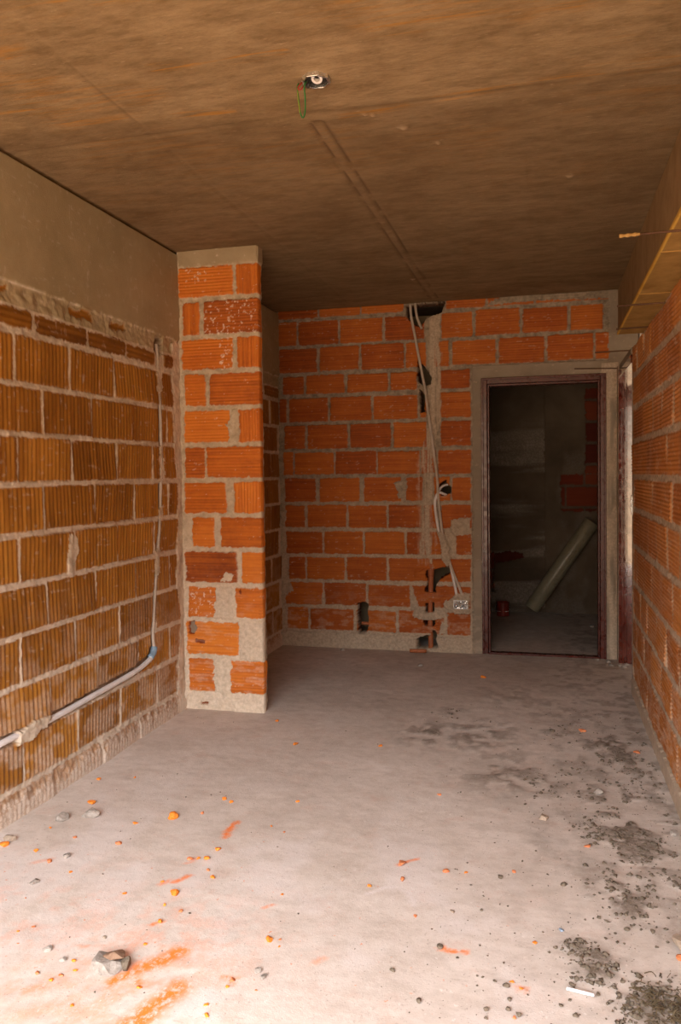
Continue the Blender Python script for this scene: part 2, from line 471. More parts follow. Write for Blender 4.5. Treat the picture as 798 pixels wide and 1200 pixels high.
# mortar patch in a wide joint, mortar beside the stub wall and over the conduit
F.mortar([(3.05, .92), (3.10, .915), (3.135, 1.0), (3.13, 1.075), (3.07, 1.09), (3.045, 1.0)], .010)
F.mortar([(4.08, -.02), (4.2, -.02), (4.2, 2.1), (4.09, 2.08), (4.10, 1.5), (4.13, 1.2), (4.105, .8), (4.14, .5), (4.10, .2)], .008, s_=.25)
LC = [(2.0, .30), (2.592, .319), (2.859, .315), (3.246, .330), (3.60, .345), (3.78, .375), (3.826, .43)]
LV = [(3.826, .43), (3.830, .52), (3.871, .78), (3.935, 1.143), (3.958, 1.514), (3.946, 1.882), (3.935, 2.06)]
d1 = seg_dist(F.U, F.V + F.rag2 * .01, LC); d2 = seg_dist(F.U + F.rag2 * .01, F.V, LV)
ch = sstep(.026, .018, np.minimum(d1, d2))
F.H = F.H * (1 - ch) + (-.022) * ch; F.M *= (1 - .35 * ch); F.T = np.where(ch > .3, .1, F.T)
for a, b in ((2.66, 2.90),):
    F.mortar([(a + .02, .285), (a + .11, .278), (b - .02, .305), (b, .338), (a + .14, .352), (a + .03, .33)], .019)
for v0, v1 in ((1.78, 1.99), (1.30, 1.52), (1.1, 1.18), (.80, .96)):
    um = np.interp((v0 + v1) / 2, [p[1] for p in LV[1:]], [p[0] for p in LV[1:]])
    F.mortar([(um - .028, v0), (um + .028, v0 + .02), (um + .026, v1), (um - .024, v1 - .02)], .006)
F.hole([(3.90, 2.0), (3.985, 2.0), (3.99, 2.09), (3.905, 2.085)], .05)
struct(F.build('wall_left', lambda u, v, h: (XL + h, u, v), .15, M_left, flip=True))

# ---- stub wall: front face, u = X, v = Z
XS = -1.546
F = Field(span((XL + .004, XS, .0042)), span((-.02, H, .0042)), 23)
pb = [2.525, 2.332, 2.121, 1.925, 1.718, 1.511, 1.311, 1.112, .917, .715, .516, .301, .088]
rows = [[(-2.025, -1.692), (-1.672, XS)], [(-2.0, -1.897), (-1.872, XS)], [(-2.01, -1.70), (-1.672, XS)], [(-1.995, -1.868), (-1.842, XS)],
        [(-2.0, -1.722), (-1.672, XS)], [(-2.0, -1.880), (-1.868, XS)], [(-2.01, -1.752), (-1.706, XS)], [(-1.962, -1.828), (-1.790, XS)],
        [(-2.015, -1.692), (-1.666, XS)], [(-1.995, -1.826), (-1.706, XS)], [(-2.01, -1.688)], [(-2.0, -1.836), (-1.745, XS)]]
tints = [(.6, .45), (.4, .25), (.55, .5), (.6, .4), (.8, .5), (.35, .45), (.5, .7), (.6, .4), (.15, .7), (.6, .55), (.75,), (.5, .5)]
for i, r in enumerate(rows):
    for (a, b), t in zip(r, tints[i]):
        b2 = b + .01 if b == XS else b
        vert = (b - a) < .18 and i in (0, 1, 2, 4, 6)
        F.brick(a, b2, pb[i + 1] + .014, pb[i] - .013, 'v' if vert else 'h', .0175, .0038, .004, t, rag=.016, jut=.002)
F.concrete(sstep(2.512, 2.522, F.V + F.rag * .03), .012, .01, .08)
F.mortar([(-2.04, 0), (-2.008, 0), (-2.012, 1.2), (-2.0, 1.7), (-2.012, 2.1), (-2.02, 2.6), (-2.04, 2.6)], .006, s_=.15)
F.mortar([(-1.83, .53), (-1.72, .52), (-1.70, .60), (-1.72, .70), (-1.82, .705)], .008, s_=.55)
F.mortar([(-1.69, .30), (XS + .02, .29), (XS + .02, .51), (-1.68, .51), (-1.685, .42)], .006, s_=.6)
F.mortar([(-1.84, .10), (-1.75, .10), (-1.74, .31), (-1.85, .30)], .006, s_=.5)
F.mortar([(-2.01, .92), (-1.965, .92), (-1.97, 1.1), (-2.01, 1.11)], .006, s_=.2)
F.mortar([(-1.73, 1.52), (-1.665, 1.52), (-1.67, 1.71), (-1.70, 1.70), (-1.735, 1.62)], .006)
F.mortar([(-1.79, .735), (-1.72, .74), (-1.72, .775), (-1.76, .79)], .008, s_=.4)
F.hole([(-2.0, .425), (-1.965, .43), (-1.945, .46), (-1.965, .505), (-1.995, .50)], .05, .012)
F.hole([(-1.955, .38), (-1.90, .375), (-1.90, .395), (-1.955, .40)], .02, .006)
F.hole([(-1.685, .68), (-1.672, .70), (-1.672, .66)], .02, .004)
F.S = np.maximum(F.S, (1 - F.M) * .7 * sstep(1.4, .5, F.V))
base = sstep(.10, .075, F.V + F.rag * .02)
F.M *= (1 - base); F.S = np.maximum(F.S, base * .8); F.H += base * .008
F.hole([(-1.93, .022), (-1.88, .022), (-1.88, .04), (-1.93, .038)], .03, .004)
F.S = np.maximum(F.S, .30 * sstep(.95, .1, F.V) * sstep(.48, .7, fbm(F.U / .06, F.V / .02, 78, 4)))
F.specks((.02, .012), .76, .6)
# white lime spots on three upper bricks
for (a, b, c, d, th) in ((-1.87, XS, 2.13, 2.33, .66), (-1.78, -1.70, 1.93, 2.11, .58), (-2.0, -1.83, .53, .70, .64), (-1.99, -1.85, 2.42, 2.50, .62)):
    k = F.sub(a, b, c, d, 0)
    F.S[k] = np.maximum(F.S[k], sstep(th, th + .07, fbm(F.U[k] / .012, F.V[k] / .012, 31, 3)) * .95)
stub = struct(F.build('wall_stub', lambda u, v, h: (u, YP - h, v), .04, M_stub))
# its thin end face, u = Y
F = Field(span((YP + .004, YP + .08, .004)), span((-.02, H, .006)), 24)
for i in range(12):
    if i == 10: continue
    F.brick(YP - .01, YP + .066, pb[i + 1] + .014, pb[i] - .013, 'v', .024, .006, .003, .3 + .3 * F.rng.random(), rag=.012, jut=.001)
F.concrete(sstep(2.512, 2.522, F.V + F.rag * .03), .008, .01, .08)
F.build('end_face', lambda u, v, h: (XS - .004 + h, u, v), .02, M_stub, flip=True, parent=stub)
bm = bmesh.new(); box(bm, XL, XS - .012, YP + .035, YP + .075, 0, H); obj('rear_face', bm, M_plaster, stub)

# ---- back wall: u = X, v = Z
DL, DR, DT = -.452, .396, 2.012      # door opening (outer edge of its frame)
F = Field(span((XL - .06, -.42, .0058), (-.42, .62, .008)), span((-.02, H, .0046)), 37)
XE = .62
rowsB = [
 (2.545, 2.62, [-2.03, -1.693, -1.364, -1.023], .014), (2.545, 2.62, [-.72, -.42, -.08, .25, .48], .014),
 (2.336, 2.517, [-2.03, -1.868, -1.534, -1.187, -.87], .022), (2.336, 2.517, [-.764, -.515, -.175, .155, .40], .022),
 (2.130, 2.312, [-2.03, -1.704, -1.368, -1.026, -.86], .02), (2.130, 2.312, [-.84, -.687, -.345, -.003, .33, .46], .02),
 (1.962, 2.098, [-2.0, -1.812, -1.486, -1.144, -.93], .02), (1.962, 2.098, [-.767, -.546], .0),
 (1.746, 1.930, [-2.03, -1.951, -1.62, -1.279, -.924, -.86], .02), (1.746, 1.930, [-.768, -.539], 0),
 (1.535, 1.718, [-1.99, -1.806, -1.466, -1.127, -.86], .02), (1.535, 1.718, [-.76, -.54], 0),
 (1.334, 1.507, [-2.0, -1.911, -1.581, -1.247, -.917, -.80], .012), (1.334, 1.507, [-.782, -.54], 0),
 (1.127, 1.306, [-2.0, -1.722, -1.368, -1.046, -.888], .03), (1.127, 1.306, [-.82, -.69, -.537], .012),
 (.925, 1.099, [-2.0, -1.815, -1.485, -1.169, -.9, -.79], .014), (.925, 1.099, [-.764, -.54], 0),
 (.724, .897, [-1.99, -1.678, -1.355, -1.032, -.901, -.74], .014), (.724, .897, [-.655, -.54], 0),
 (.521, .696, [-1.97, -1.821, -1.503, -1.173, -.84, -.54], .014),
 (.326, .493, [-2.0, -1.684, -1.334, -.996, -.66, -.54], .016),
 (.130, .298, [-1.99, -1.799, -1.435, -1.102, -.739, -.54], .022)]
for v0, v1, js, jt in rowsB:
    for a, b in zip(js[:-1], js[1:]):
        w = jt / 2 * (.7 + .6 * F.rng.random())
        t = .45 + .4 * F.rng.random()
        F.brick(a + w, b - w, v0 + F.rng.gauss(0, .002), v1 + F.rng.gauss(0, .003), 'h', .0175, .0036, .004, t, rag=.014, jut=.003)
F.M = np.where((F.V > 2.1) & (F.U > .44), 0, F.M)
F.T = np.where(F.V < .5, np.maximum(F.T, .55), F.T)
# ragged top edge with mortar above the lintel bricks
F.mortar([(-.45, 2.55), (-.1, 2.565), (.2, 2.555), (.5, 2.55), (.5, 2.62), (-.3, 2.62)], .004)
# lintel and cement bands round the door
lint = ((F.V > DT - .03) & (F.V < 2.118 + .01 * F.rag) & (F.U > -.53)).astype(float)
F.concrete(lint, .010, .006, .1)
cb = ((F.U > -.528 + .02 * F.rag) & (F.U < -.42) & (F.V < 2.1)).astype(float)
F.concrete(cb, .010, .008, .08)
cb = ((F.U > .38) & (F.V < 2.1)).astype(float)
F.concrete(cb, .012, .006, .08)
F.S = np.maximum(F.S, cb * 1.0 * sstep(.35, .55, fbm(F.U / .03, F.V / .3, 55, 4)))
cb = ((F.U > .425 + .03 * F.rag) & (F.V >= 2.1)).astype(float)
F.concrete(cb, .010, .008, .08)
# vertical chase filled with pale mortar
CH = [(-.80, 2.53), (-.805, 2.32), (-.80, 2.1), (-.805, 1.9), (-.80, 1.75), (-.86, 1.5), (-.87, 1.3), (-.875, 1.1), (-.87, .9), (-.89, .74)]
d = seg_dist(F.U + F.rag * .03, F.V, CH)
m = sstep(.048, .036, d)
st = fbm(F.U / .012, F.V / .3, 66, 4)
F.H = F.H * (1 - m) + (-.004 + .016 * (st - .5)) * m
F.M = F.M * (1 - m * sstep(.42, .6, st)); F.S = np.maximum(F.S, m * .95 * sstep(.3, .55, st)); F.T = np.where(m > .5, .5, F.T)
F.smear([(-.875, 1.45), (-.88, 1.1), (-.895, .70)], .075, .7, (.016, .5), .5)
F.smear([(-.83, .95), (-.825, .72)], .03, .6, (.016, .4), .4)
F.smear([(-.80, 2.3), (-.79, 1.8)], .06, .4, (.016, .4), .5)
# mortar clumps
F.mortar([(-0.790,0.906), (-0.745,0.906), (-0.708,0.791), (-0.690,0.696), (-0.709,0.638), (-0.753,0.689), (-0.778,0.791)], .042)
F.mortar([(-0.688,0.989), (-0.549,1.008), (-0.537,0.882), (-0.657,0.868), (-0.694,0.919)], .012)
F.mortar([(-0.756,0.368), (-0.686,0.409), (-0.660,0.435), (-0.553,0.444), (-0.548,0.292), (-0.636,0.282), (-0.737,0.318)], .016)
F.mortar([(-1.006,0.491), (-0.980,0.478), (-0.955,0.382), (-0.943,0.318), (-0.995,0.310)], .010, s_=.5)
F.mortar([(-0.969,0.310), (-0.750,0.311), (-0.706,0.267), (-0.879,0.223), (-0.982,0.258)], .010, s_=.55)
F.mortar([(-2.018,0.507), (-1.954,0.495), (-1.927,0.429), (-1.977,0.394), (-2.019,0.413)], .008, s_=.4)
F.mortar([(-2.051,1.113), (-1.988,1.099), (-1.976,0.979), (-2.033,0.925)], .010, s_=.2)
F.mortar([(-1.110,1.272), (-1.031,1.290), (-1.026,1.155), (-1.079,1.143)], .008, s_=.1)
F.mortar([(-0.757,0.221), (-0.719,0.196), (-0.738,0.138), (-0.790,0.116)], .008, s_=.5)
# holes
for pts in ([(-1.019,2.591), (-0.936,2.599), (-0.720,2.603), (-0.758,2.524), (-0.860,2.493), (-0.899,2.432), (-0.944,2.435), (-1.014,2.502)],
            [(-0.926,2.187), (-0.888,2.141), (-0.825,2.043), (-0.839,2.000), (-0.890,1.989), (-0.934,2.029)],
            [(-0.916,1.971), (-0.884,1.925), (-0.879,1.798), (-0.911,1.787), (-0.923,1.876)],
            [(-0.781,1.250), (-0.736,1.287), (-0.711,1.243), (-0.692,1.230), (-0.692,1.192), (-0.724,1.173), (-0.769,1.161)],
            [(-0.882,0.609), (-0.703,0.638), (-0.691,0.594), (-0.761,0.548), (-0.806,0.508), (-0.806,0.444), (-0.890,0.442), (-0.876,0.532)],
            [(-0.884,0.358), (-0.823,0.366), (-0.824,0.289), (-0.891,0.287)],
            [(-0.898,0.229), (-0.821,0.231), (-0.821,0.186), (-0.899,0.183)],
            [(-0.834,0.160), (-0.809,0.141), (-0.803,0.071), (-0.797,0.026), (-0.946,0.006), (-0.958,0.077), (-0.925,0.105), (-0.854,0.114)],
            [(-1.412,0.336), (-1.365,0.357), (-1.332,0.338), (-1.333,0.187), (-1.347,0.121), (-1.408,0.105), (-1.421,0.191)]):
    F.hole(pts, .11, .012)
# cut of the drill lines left by the grinder
gr = sstep(.006, .003, seg_dist(F.U, F.V, [(-0.966,0.582), (-0.876,0.635), (-0.966,0.608), (-0.973,0.556), (-0.883,0.558)]))
F.H -= gr * .012
F.S = np.maximum(F.S, (1 - F.M) * (F.U < -.54) * .9 * sstep(1.5, .7, F.V) * (F.H > -.05))
plinth = sstep(.118, .100, F.V + F.rag * .03) * (F.U < -.53)
F.M *= (1 - plinth * .9); F.S = np.maximum(F.S, plinth * .5 * sstep(.3, .6, fbm(F.U / .05, F.V / .02, 5, 4))); F.H = np.where((plinth > .4) & (F.H > -.05), .018 + .012 * F.rag, F.H)
F.S = np.maximum(F.S, .45 * sstep(.6, .1, F.V) * sstep(.46, .66, fbm(F.U / .06, F.V / .03, 79, 4)))
F.specks((.03, .012), .73, .6)
def keepB(u, v):
    return ~((u > DL + .012) & (u < DR - .012) & (v < DT - .012))
struct(F.build('wall_back', lambda u, v, h: (u, YB - h, v), .12, M_back, keep=keepB, drop=-.10))
bm = bmesh.new(); box(bm, -2.2, -.60, YB + .46, YB + .50, -.02, H + .02); box(bm, -.64, -.60, YB + .125, YB + .46, -.02, H + .02); box(bm, -2.26, -2.2, YB, YB + .50, -.02, H + .02)
struct(obj('unseen_void_box', bm, M_conc))  # unseen box added behind the wall holes to keep them dark

# ---- right wall, u = Y, v = Z ; ends at the side doorway
YE, ZT = 5.07, 2.075
F = Field(span((YF, 2.9, .03), (2.9, YE, .007)), span((-.02, ZT, .0048)), 53)
rb = [.072, .272, .462, .664, .886, 1.106, 1.30, 1.51, 1.71, 1.90, 2.085]
for i in range(10):
    js = [YF - .3] + [3.35 + (.17 if i % 2 else 0) + .34 * k for k in range(-13, 6)]
    js = [j for j in js if j < YE - .06] + [YE - .012]
    for a, b in zip(js[:-1], js[1:]):
        w = .004 + .004 * F.rng.random()
        F.brick(a + w, b - w, rb[i] + .016, rb[i + 1] - .015, 'h', .0185, .0055, .003, .3 + .5 * F.rng.random(), rag=.012, jut=.003)
edge = sstep(YE - .03, YE - .015, F.U + F.rag * .03)
F.concrete(edge, .004, .006, .05)
sk_ = sstep(.085, .07, F.V + F.rag * .015)
F.M *= (1 - sk_); F.S = np.maximum(F.S, sk_ * .4); F.H = np.where(sk_ > .5, .012 + .006 * F.rag, F.H)
F.S = np.maximum(F.S, .5 * sstep(1.3, .1, F.V) * sstep(.40, .62, fbm(F.U / .08, F.V / .03, 79, 4)))
F.specks((.03, .02), .66, .7)
F.smear([(4.0, 2.02), (4.0, 1.2)], .9, .35, (.03, .12), .62)
struct(F.build('wall_right', lambda u, v, h: (XR - h, u, v), .085, M_right))

# ------------------------------------------------------------------ concrete beam above the right wall
bm = bmesh.new()
box(bm, .486, .80, YF, YB, 2.298, H + .02)
trim = struct(obj('trim_1', bm, M_beam, bevel=.006))
bm = bmesh.new()
box(bm, .483, .803, YF, YB - .02, 2.290, 2.300)
for y in (.4, 2.62, 3.75, 4.6):        # board joints across the underside
    box(bm, .484, .802, y, y + .012, 2.286, 2.291)
obj('underside', bm, M_board, trim)
bm = bmesh.new()
box(bm, .478, .490, YF, YB - .02, 2.288, 2.304)
obj('lip', bm, mat_rock('lit yellow lip', (.62, .34, .05), (.74, .46, .10), 9), trim, bevel=.003)  # bright yellow paints the light caught on the beam edge

# ------------------------------------------------------------------ ceiling
us = span((XL - .05, .52, .012)); vs = span((YF - .1, YB + .05, .014))
U, V = np.meshgrid(us, vs)
h = .004 * (fbm(U / .25, V / .12, 3, 4) - .5) + .002 * (fbm(U / .05, V / .02, 8, 3) - .5)
R_ = np.zeros_like(U); G_ = np.zeros_like(U); B_ = np.zeros_like(U)
wob = .02 * (fbm(U / .3, V / .3, 12, 3) - .5)
# board joint across the room, lighter sheet in front, back darkened to stay dim
jy = 2.74 + wob
dj = np.abs(V - jy)
G_ = np.maximum(G_, .7 * sstep(.010, .003, dj) * (U > -.75)); h += -.004 * sstep(.01, .003, dj)
far = sstep(2.70, 2.80, V + wob * 3 + .18 * (fbm(U / .3, V / .3, 14, 4) - .5) + .16 * sstep(-.9, -1.7, U))
G_ = np.maximum(G_, .36 * far)
for x in (-1.42, -.06):
    d = np.abs(U - x - wob * .5)
    G_ = np.maximum(G_, .45 * sstep(.006, .002, d) * (V > 2.2)); h += -.002 * sstep(.006, .002, d)
# two-line chase with filled conduit
ch = [(-0.795,2.823), (-0.794,3.140), (-0.799,3.670), (-0.797,4.512), (-0.790,5.799)]
d = seg_dist(U + wob * .4, V, ch)
h += .002 * sstep(.022, .014, d) - .005 * sstep(.008, .0, np.abs(d - .026))
G_ = np.maximum(G_, 1.0 * sstep(.012, .003, np.abs(d - .026)) * sstep(.3, .5, fbm(U / .03, V / .1, 5, 3)))
B_ = np.maximum(B_, .05 * sstep(.02, .012, d))
# rust streaks
R_ = .55 * sstep(.45, .62, fbm(U / .55, V / .35, 21, 4)) * sstep(4.2, 2.2, V)
for pts in ([(-1.658,2.567), (-1.343,2.608), (-1.062,2.633)], [(-0.702,2.785), (-0.218,2.733), (0.160,2.706)], [(-1.179,2.297), (-0.960,2.317), (-0.765,2.311)], [(-1.846,2.442), (-1.713,2.447)], [(-1.588,2.107), (-1.581,2.130)]):
    R_ = np.maximum(R_, 1.6 * sstep(.03, .005, seg_dist(U, V + wob * .6, pts)))
R_ = np.clip(R_, 0, 1)
for x, y, r in ((-.51, 2.93, .02), (-.62, 2.78, .014), (-.59, 2.80, .01), (-.40, 3.1, .012), (-.84, 5.2, .02), (.1, 3.6, .02)):
    b = sstep(r, r * .4, np.hypot(U - x, V - y) + .02 * (fbm(U / .02, V / .02, 9, 2) - .5))
    B_ = np.maximum(B_, b * .8); h += .008 * b
hh = np.clip(h, -.012, .012)
verts = np.stack([U.ravel(), V.ravel(), (H - hh).ravel()], 1)
nv, nu = U.shape; idx = np.arange(nv * nu).reshape(nv, nu)
q = np.stack([idx[:-1, :-1], idx[1:, :-1], idx[1:, 1:], idx[:-1, 1:]], -1).reshape(-1, 4)
ceil = struct(mesh_from('ceiling', verts, q, M_ceil, None, np.stack([R_.ravel(), G_.ravel(), B_.ravel(), np.ones(nv * nu)], 1)))
bm = bmesh.new(); box(bm, -2.3, 3.7, YF - .2, 8.2, H + .02, H + .2); obj('slab', bm, M_conc, ceil)

# ------------------------------------------------------------------ floor
us = span((-2.1, .62, .011)); vs = span((YF, 1.3, .04), (1.3, 3.6, .010), (3.6, 8.0, .016))
U, V = np.meshgrid(us, vs)
h = .006 * (fbm(U / .4, V / .4, 31, 4) - .5) + .002 * (fbm(U / .05, V / .04, 38, 3) - .5)
n1 = fbm(U / .09, V / .13, 33, 5); n2 = fbm(U / .5, V / .8, 35, 4)
R_ = np.zeros_like(U); G_ = np.zeros_like(U); B_ = np.zeros_like(U)
GRIT = [((0.284,4.060), .16, .9), ((0.372,3.910), .14, .9), ((0.447,3.688), .12, .8), ((0.265,3.331), .13, .9), ((0.286,3.099), .11, 1.), ((0.293,2.961), .11, 1.),
        ((0.142,3.080), .05, .6), ((0.104,2.612), .05, .7), ((0.243,2.556), .07, .9), ((0.229,2.679), .06, .7), ((0.128,2.221), .06, 1.), ((0.075,2.280), .04, .8), ((0.256,2.057), .08, 1.),
        ((0.391,2.695), .08, .7), ((0.056,4.167), .12, .5), ((0.231,3.671), .14, .5), ((-0.346,4.079), .22, .65), ((-0.580,4.027), .16, .7), ((-0.191,3.575), .20, .65), ((-0.007,3.467), .10, .6),
        ((-0.008,4.608), .22, .45), ((0.267,4.585), .2, .5), ((-0.206,4.832), .22, .4), ((-0.520,4.463), .12, .4), ((0.304,2.848), .12, .6), ((0.436,3.112), .10, .6), ((-0.986,4.572), .2, .2)]
grain = sstep(.42, .60, fbm(U / .055, V / .07, 41, 5))
clump = np.zeros_like(U)
for (x, y), r, a in GRIT:
    g = a * np.exp(-((U - x) ** 2 + ((V - y) * .75) ** 2) / (r * r))
    clump = np.maximum(clump, g)
R_ = np.clip(clump * (0.25 + 1.1 * grain), 0, 1)
# the grimy strip by the right wall; floor darker towards the back
R_ = np.maximum(R_, .62 * sstep(-.35, .40, U + .7 * (n1 - .5)) * sstep(1.4, 3.0, V) * (.3 + .7 * grain))
R_ = np.maximum(R_, .30 * sstep(3.5, 5.4, V + .8 * (n2 - .5)) * (.55 + .45 * grain))
h += .008 * np.clip(clump * grain, 0, 1)
# red brick dust
DUST = [([(-1.124,1.839), (-1.097,1.890), (-1.077,1.922)], .022, 1.), ([(-1.077,1.922), (-1.034,1.963), (-1.005,2.019)], .035, 1.), ([(-1.074,1.903), (-1.040,1.859)], .014, .9),
        ([(-0.976,1.716), (-0.968,1.779), (-0.945,1.836), (-0.934,1.874)], .045, 1.), ([(-0.995,1.709), (-0.966,1.719)], .04, 1.), ([(-1.165,2.705), (-1.165,2.756), (-1.168,2.831)], .016, 1.),
        ([(-1.195,2.361), (-1.177,2.394), (-1.165,2.420)], .012, .9), ([(-1.228,2.342), (-1.214,2.374)], .012, .6), ([(-0.297,2.200), (-0.261,2.196), (-0.221,2.197)], .010, 1.),
        ([(-0.494,2.649), (-0.469,2.680), (-0.443,2.699)], .008, .8), ([(-0.852,2.288), (-0.833,2.312)], .008, .6), ([(-1.199,2.542), (-1.203,2.496)], .01, .5),
        ([(-0.835,1.941), (-0.799,1.924)], .012, .8), ([(-1.144,2.122), (-1.122,2.146)], .009, .9), ([(-0.081,2.078), (-0.059,2.066)], .012, .6), ([(-0.622,2.050), (-0.605,2.077)], .012, .4),
        ([(-1.323,1.763), (-1.290,1.788)], .02, .5), ([(-1.281,1.672), (-1.217,1.720), (-1.123,1.726)], .03, .35), ([(-1.311,1.980), (-1.280,1.974)], .01, .4), ([(-1.733,2.373), (-1.687,2.415)], .012, .35)]
wu = .03 * (fbm(U / .03, V / .03, 45, 3) - .5)
for pts, w, a in DUST:
    G_ = np.maximum(G_, a * sstep(w * 1.5, w * .2, seg_dist(U + wu, V + wu, pts)))
hz = np.exp(-((U + 1.08) ** 2 + ((V - 1.85) * .8) ** 2) / .09)
G_ = np.maximum(G_, .40 * hz * sstep(.46, .62, fbm(U / .05, V / .05, 46, 4)))
G_ = np.maximum(G_, .30 * sstep(-.5, -1.4, U) * sstep(2.7, 1.6, V) * sstep(.52, .66, fbm(U / .04, V / .05, 47, 4)))
A_ = sstep(.3, -.7, U) * sstep(3.4, 2.2, V)
B_ = .55 * sstep(.46, .66, fbm(U / .22, V / .3, 48, 5)) * sstep(3.6, 2.4, V) * sstep(.2, -.4, U)
# a pale curved trowel mark
B_ = np.maximum(B_, .8 * sstep(.014, .004, seg_dist(U + wu * .3, V, [(-0.555,2.440), (-0.515,2.488), (-0.467,2.504), (-0.428,2.470), (-0.401,2.404)])))
verts = np.stack([U.ravel(), V.ravel(), np.clip(h - .003, -.012, .008).ravel()], 1)
nv, nu = U.shape; idx = np.arange(nv * nu).reshape(nv, nu)
q = np.stack([idx[:-1, :-1], idx[:-1, 1:], idx[1:, 1:], idx[1:, :-1]], -1).reshape(-1, 4)
floor = struct(mesh_from('floor', verts, q, M_floor, None, np.stack([R_.ravel(), G_.ravel(), B_.ravel(), A_.ravel()], 1)))
bm = bmesh.new(); box(bm, -2.3, 3.7, YF - .2, 8.2, -.25, -.02); obj('slab', bm, M_conc, floor)

# loose crumbs of mortar grit over the same patches
rng = np.random.default_rng(5)
pv, pf = [], []
cnt = 0
octa = np.array([[1, 0, 0], [0, 1, 0], [-1, 0, 0], [0, -1, 0], [0, 0, 1], [0, 0, -1]], float)
otri = np.array([[0, 1, 4], [1, 2, 4], [2, 3, 4], [3, 0, 4], [1, 0, 5], [2, 1, 5], [3, 2, 5], [0, 3, 5]])
def crumb(x, y, s):
    global cnt
    a = rng.uniform(0, 6.28); c, sn = math.cos(a), math.sin(a)
    v = octa * s * rng.uniform(.6, 1.25, (6, 1)) * np.array([1.15, .9, .65]) + rng.normal(0, s * .12, (6, 3))
    v = np.stack([v[:, 0] * c - v[:, 1] * sn + x, v[:, 0] * sn + v[:, 1] * c + y, v[:, 2] + s * .32 - .002], 1)
    pv.append(v); pf.append(otri + cnt * 6); cnt += 1
for (x, y), r, a in GRIT:
    if r >= .155: continue
    k = int(640 * a * a * (r / .12))
    for _ in range(k):
        px = x + rng.normal(0, r * .62); py = y + rng.normal(0, r * .8)
        if px > .47 or py > 5.6: continue
        iu = np.searchsorted(us, px); iv = np.searchsorted(vs, py)
        if grain[min(iv, nv - 1), min(iu, nu - 1)] < rng.uniform(0, .9): continue
        crumb(px, py, .0020 + .0052 * rng.random() ** 3 * (1 + a))
for _ in range(380):
    c0 = (0.275,2.059); crumb(c0[0] + rng.normal(0, .06), c0[1] + rng.normal(0, .06), .003 + .008 * rng.random() ** 2)
for _ in range(3600):
    px = rng.uniform(-.6, .47); py = rng.uniform(1.5, 4.6)
    if rng.random() < ((px + .6) / 1.07) ** 1.6: crumb(px, py, .0016 + .0042 * rng.random() ** 4)
for _ in range(500):
    crumb(rng.uniform(-1.95, .4), rng.uniform(1.5, 5.7), .0015 + .003 * rng.random() ** 3)
o = mesh_from('mortar_grit', np.concatenate(pv), np.zeros((0, 4), int), M_stone_d, None, None, False, np.concatenate(pf))
tag(o, 'dark crumbs of mortar grit strewn over the right side of the floor', 'grit', kind='stuff')

# ------------------------------------------------------------------ doors
def door_frame(bm, x0, x1, z1, y0, y1, w, prof):
    """steel frame: left jamb, right jamb, head, each with a stop lip"""
    box(bm, x0, x0 + w, y0, y1, 0, z1); box(bm, x1 - w, x1, y0, y1, 0, z1)
    box(bm, x0 + w, x1 - w, y0, y1, z1 - w, z1)
    box(bm, x0 + w, x0 + w + prof, y0 + .04, y1, 0, z1 - w); box(bm, x1 - w - prof, x1 - w, y0 + .04, y1, 0, z1 - w)
    box(bm, x0 + w + prof, x1 - w - prof, y0 + .04, y1, z1 - w - prof, z1 - w)
d1 = struct(thing('door_1', 'dark red steel door frame around the open rear doorway', 'door frame', (0, YB, 0)))
bm = bmesh.new(); door_frame(bm, DL, DR, DT, -.018, .12, .030, .014); obj('frame', bm, M_frame, d1, bevel=.003)
bm = bmesh.new()
box(bm, DL - .012, DL + .004, -.028, .0, 0, DT + .012); box(bm, DR - .004, DR + .010, -.028, 0, 0, DT + .012); box(bm, DL, DR, -.028, 0, DT - .004, DT + .012)
obj('casing', bm, M_frame, d1, bevel=.003)
bm = bmesh.new(); box(bm, DL + .03, DR - .03, -.01, .05, -.01, .010); obj('threshold', bm, M_frame, d1, bevel=.003)

d2 = struct(thing('door_2', 'glossy dark red steel door frame of the side doorway', 'door frame', (XR, YE, 0)))
L_ = YB - .05 - YE
bm = bmesh.new()
box(bm, -.022, .115, L_ - .075, L_ - .01, 0, 2.03); box(bm, .03, .10, L_ - .092, L_ - .07, 0, 2.0); box(bm, .0, .012, L_ - .084, L_ - .07, 0, 2.0)
obj('far_jamb', bm, M_frame2, d2, bevel=.003)
bm = bmesh.new(); box(bm, -.004, .09, .0, .035, 0, 2.03); box(bm, .03, .085, .035, .05, 0, 2.0); obj('near_jamb', bm, M_frame2, d2, bevel=.003)
bm = bmesh.new(); box(bm, -.012, .115, .035, L_ - .07, 1.985, 2.035); obj('head', bm, M_frame2, d2, bevel=.003)
bm = bmesh.new(); box(bm, -.010, -.003, .006, .03, 1.07, 1.19); box(bm, -.014, -.009, .012, .024, 1.10, 1.12); box(bm, -.014, -.009, .012, .024, 1.14, 1.16)
obj('strike_plate', bm, M_steel, d2, bevel=.001)
# cement packing between far jamb and back wall, and over the head
bm = bmesh.new(); box(bm, .478, .62, YB - .065, YB + .1, 0, 2.07); box(bm, .49, .60, YE + .02, YB, 2.037, 2.075)
struct(obj('trim_2', bm, M_plaster, bevel=.006))

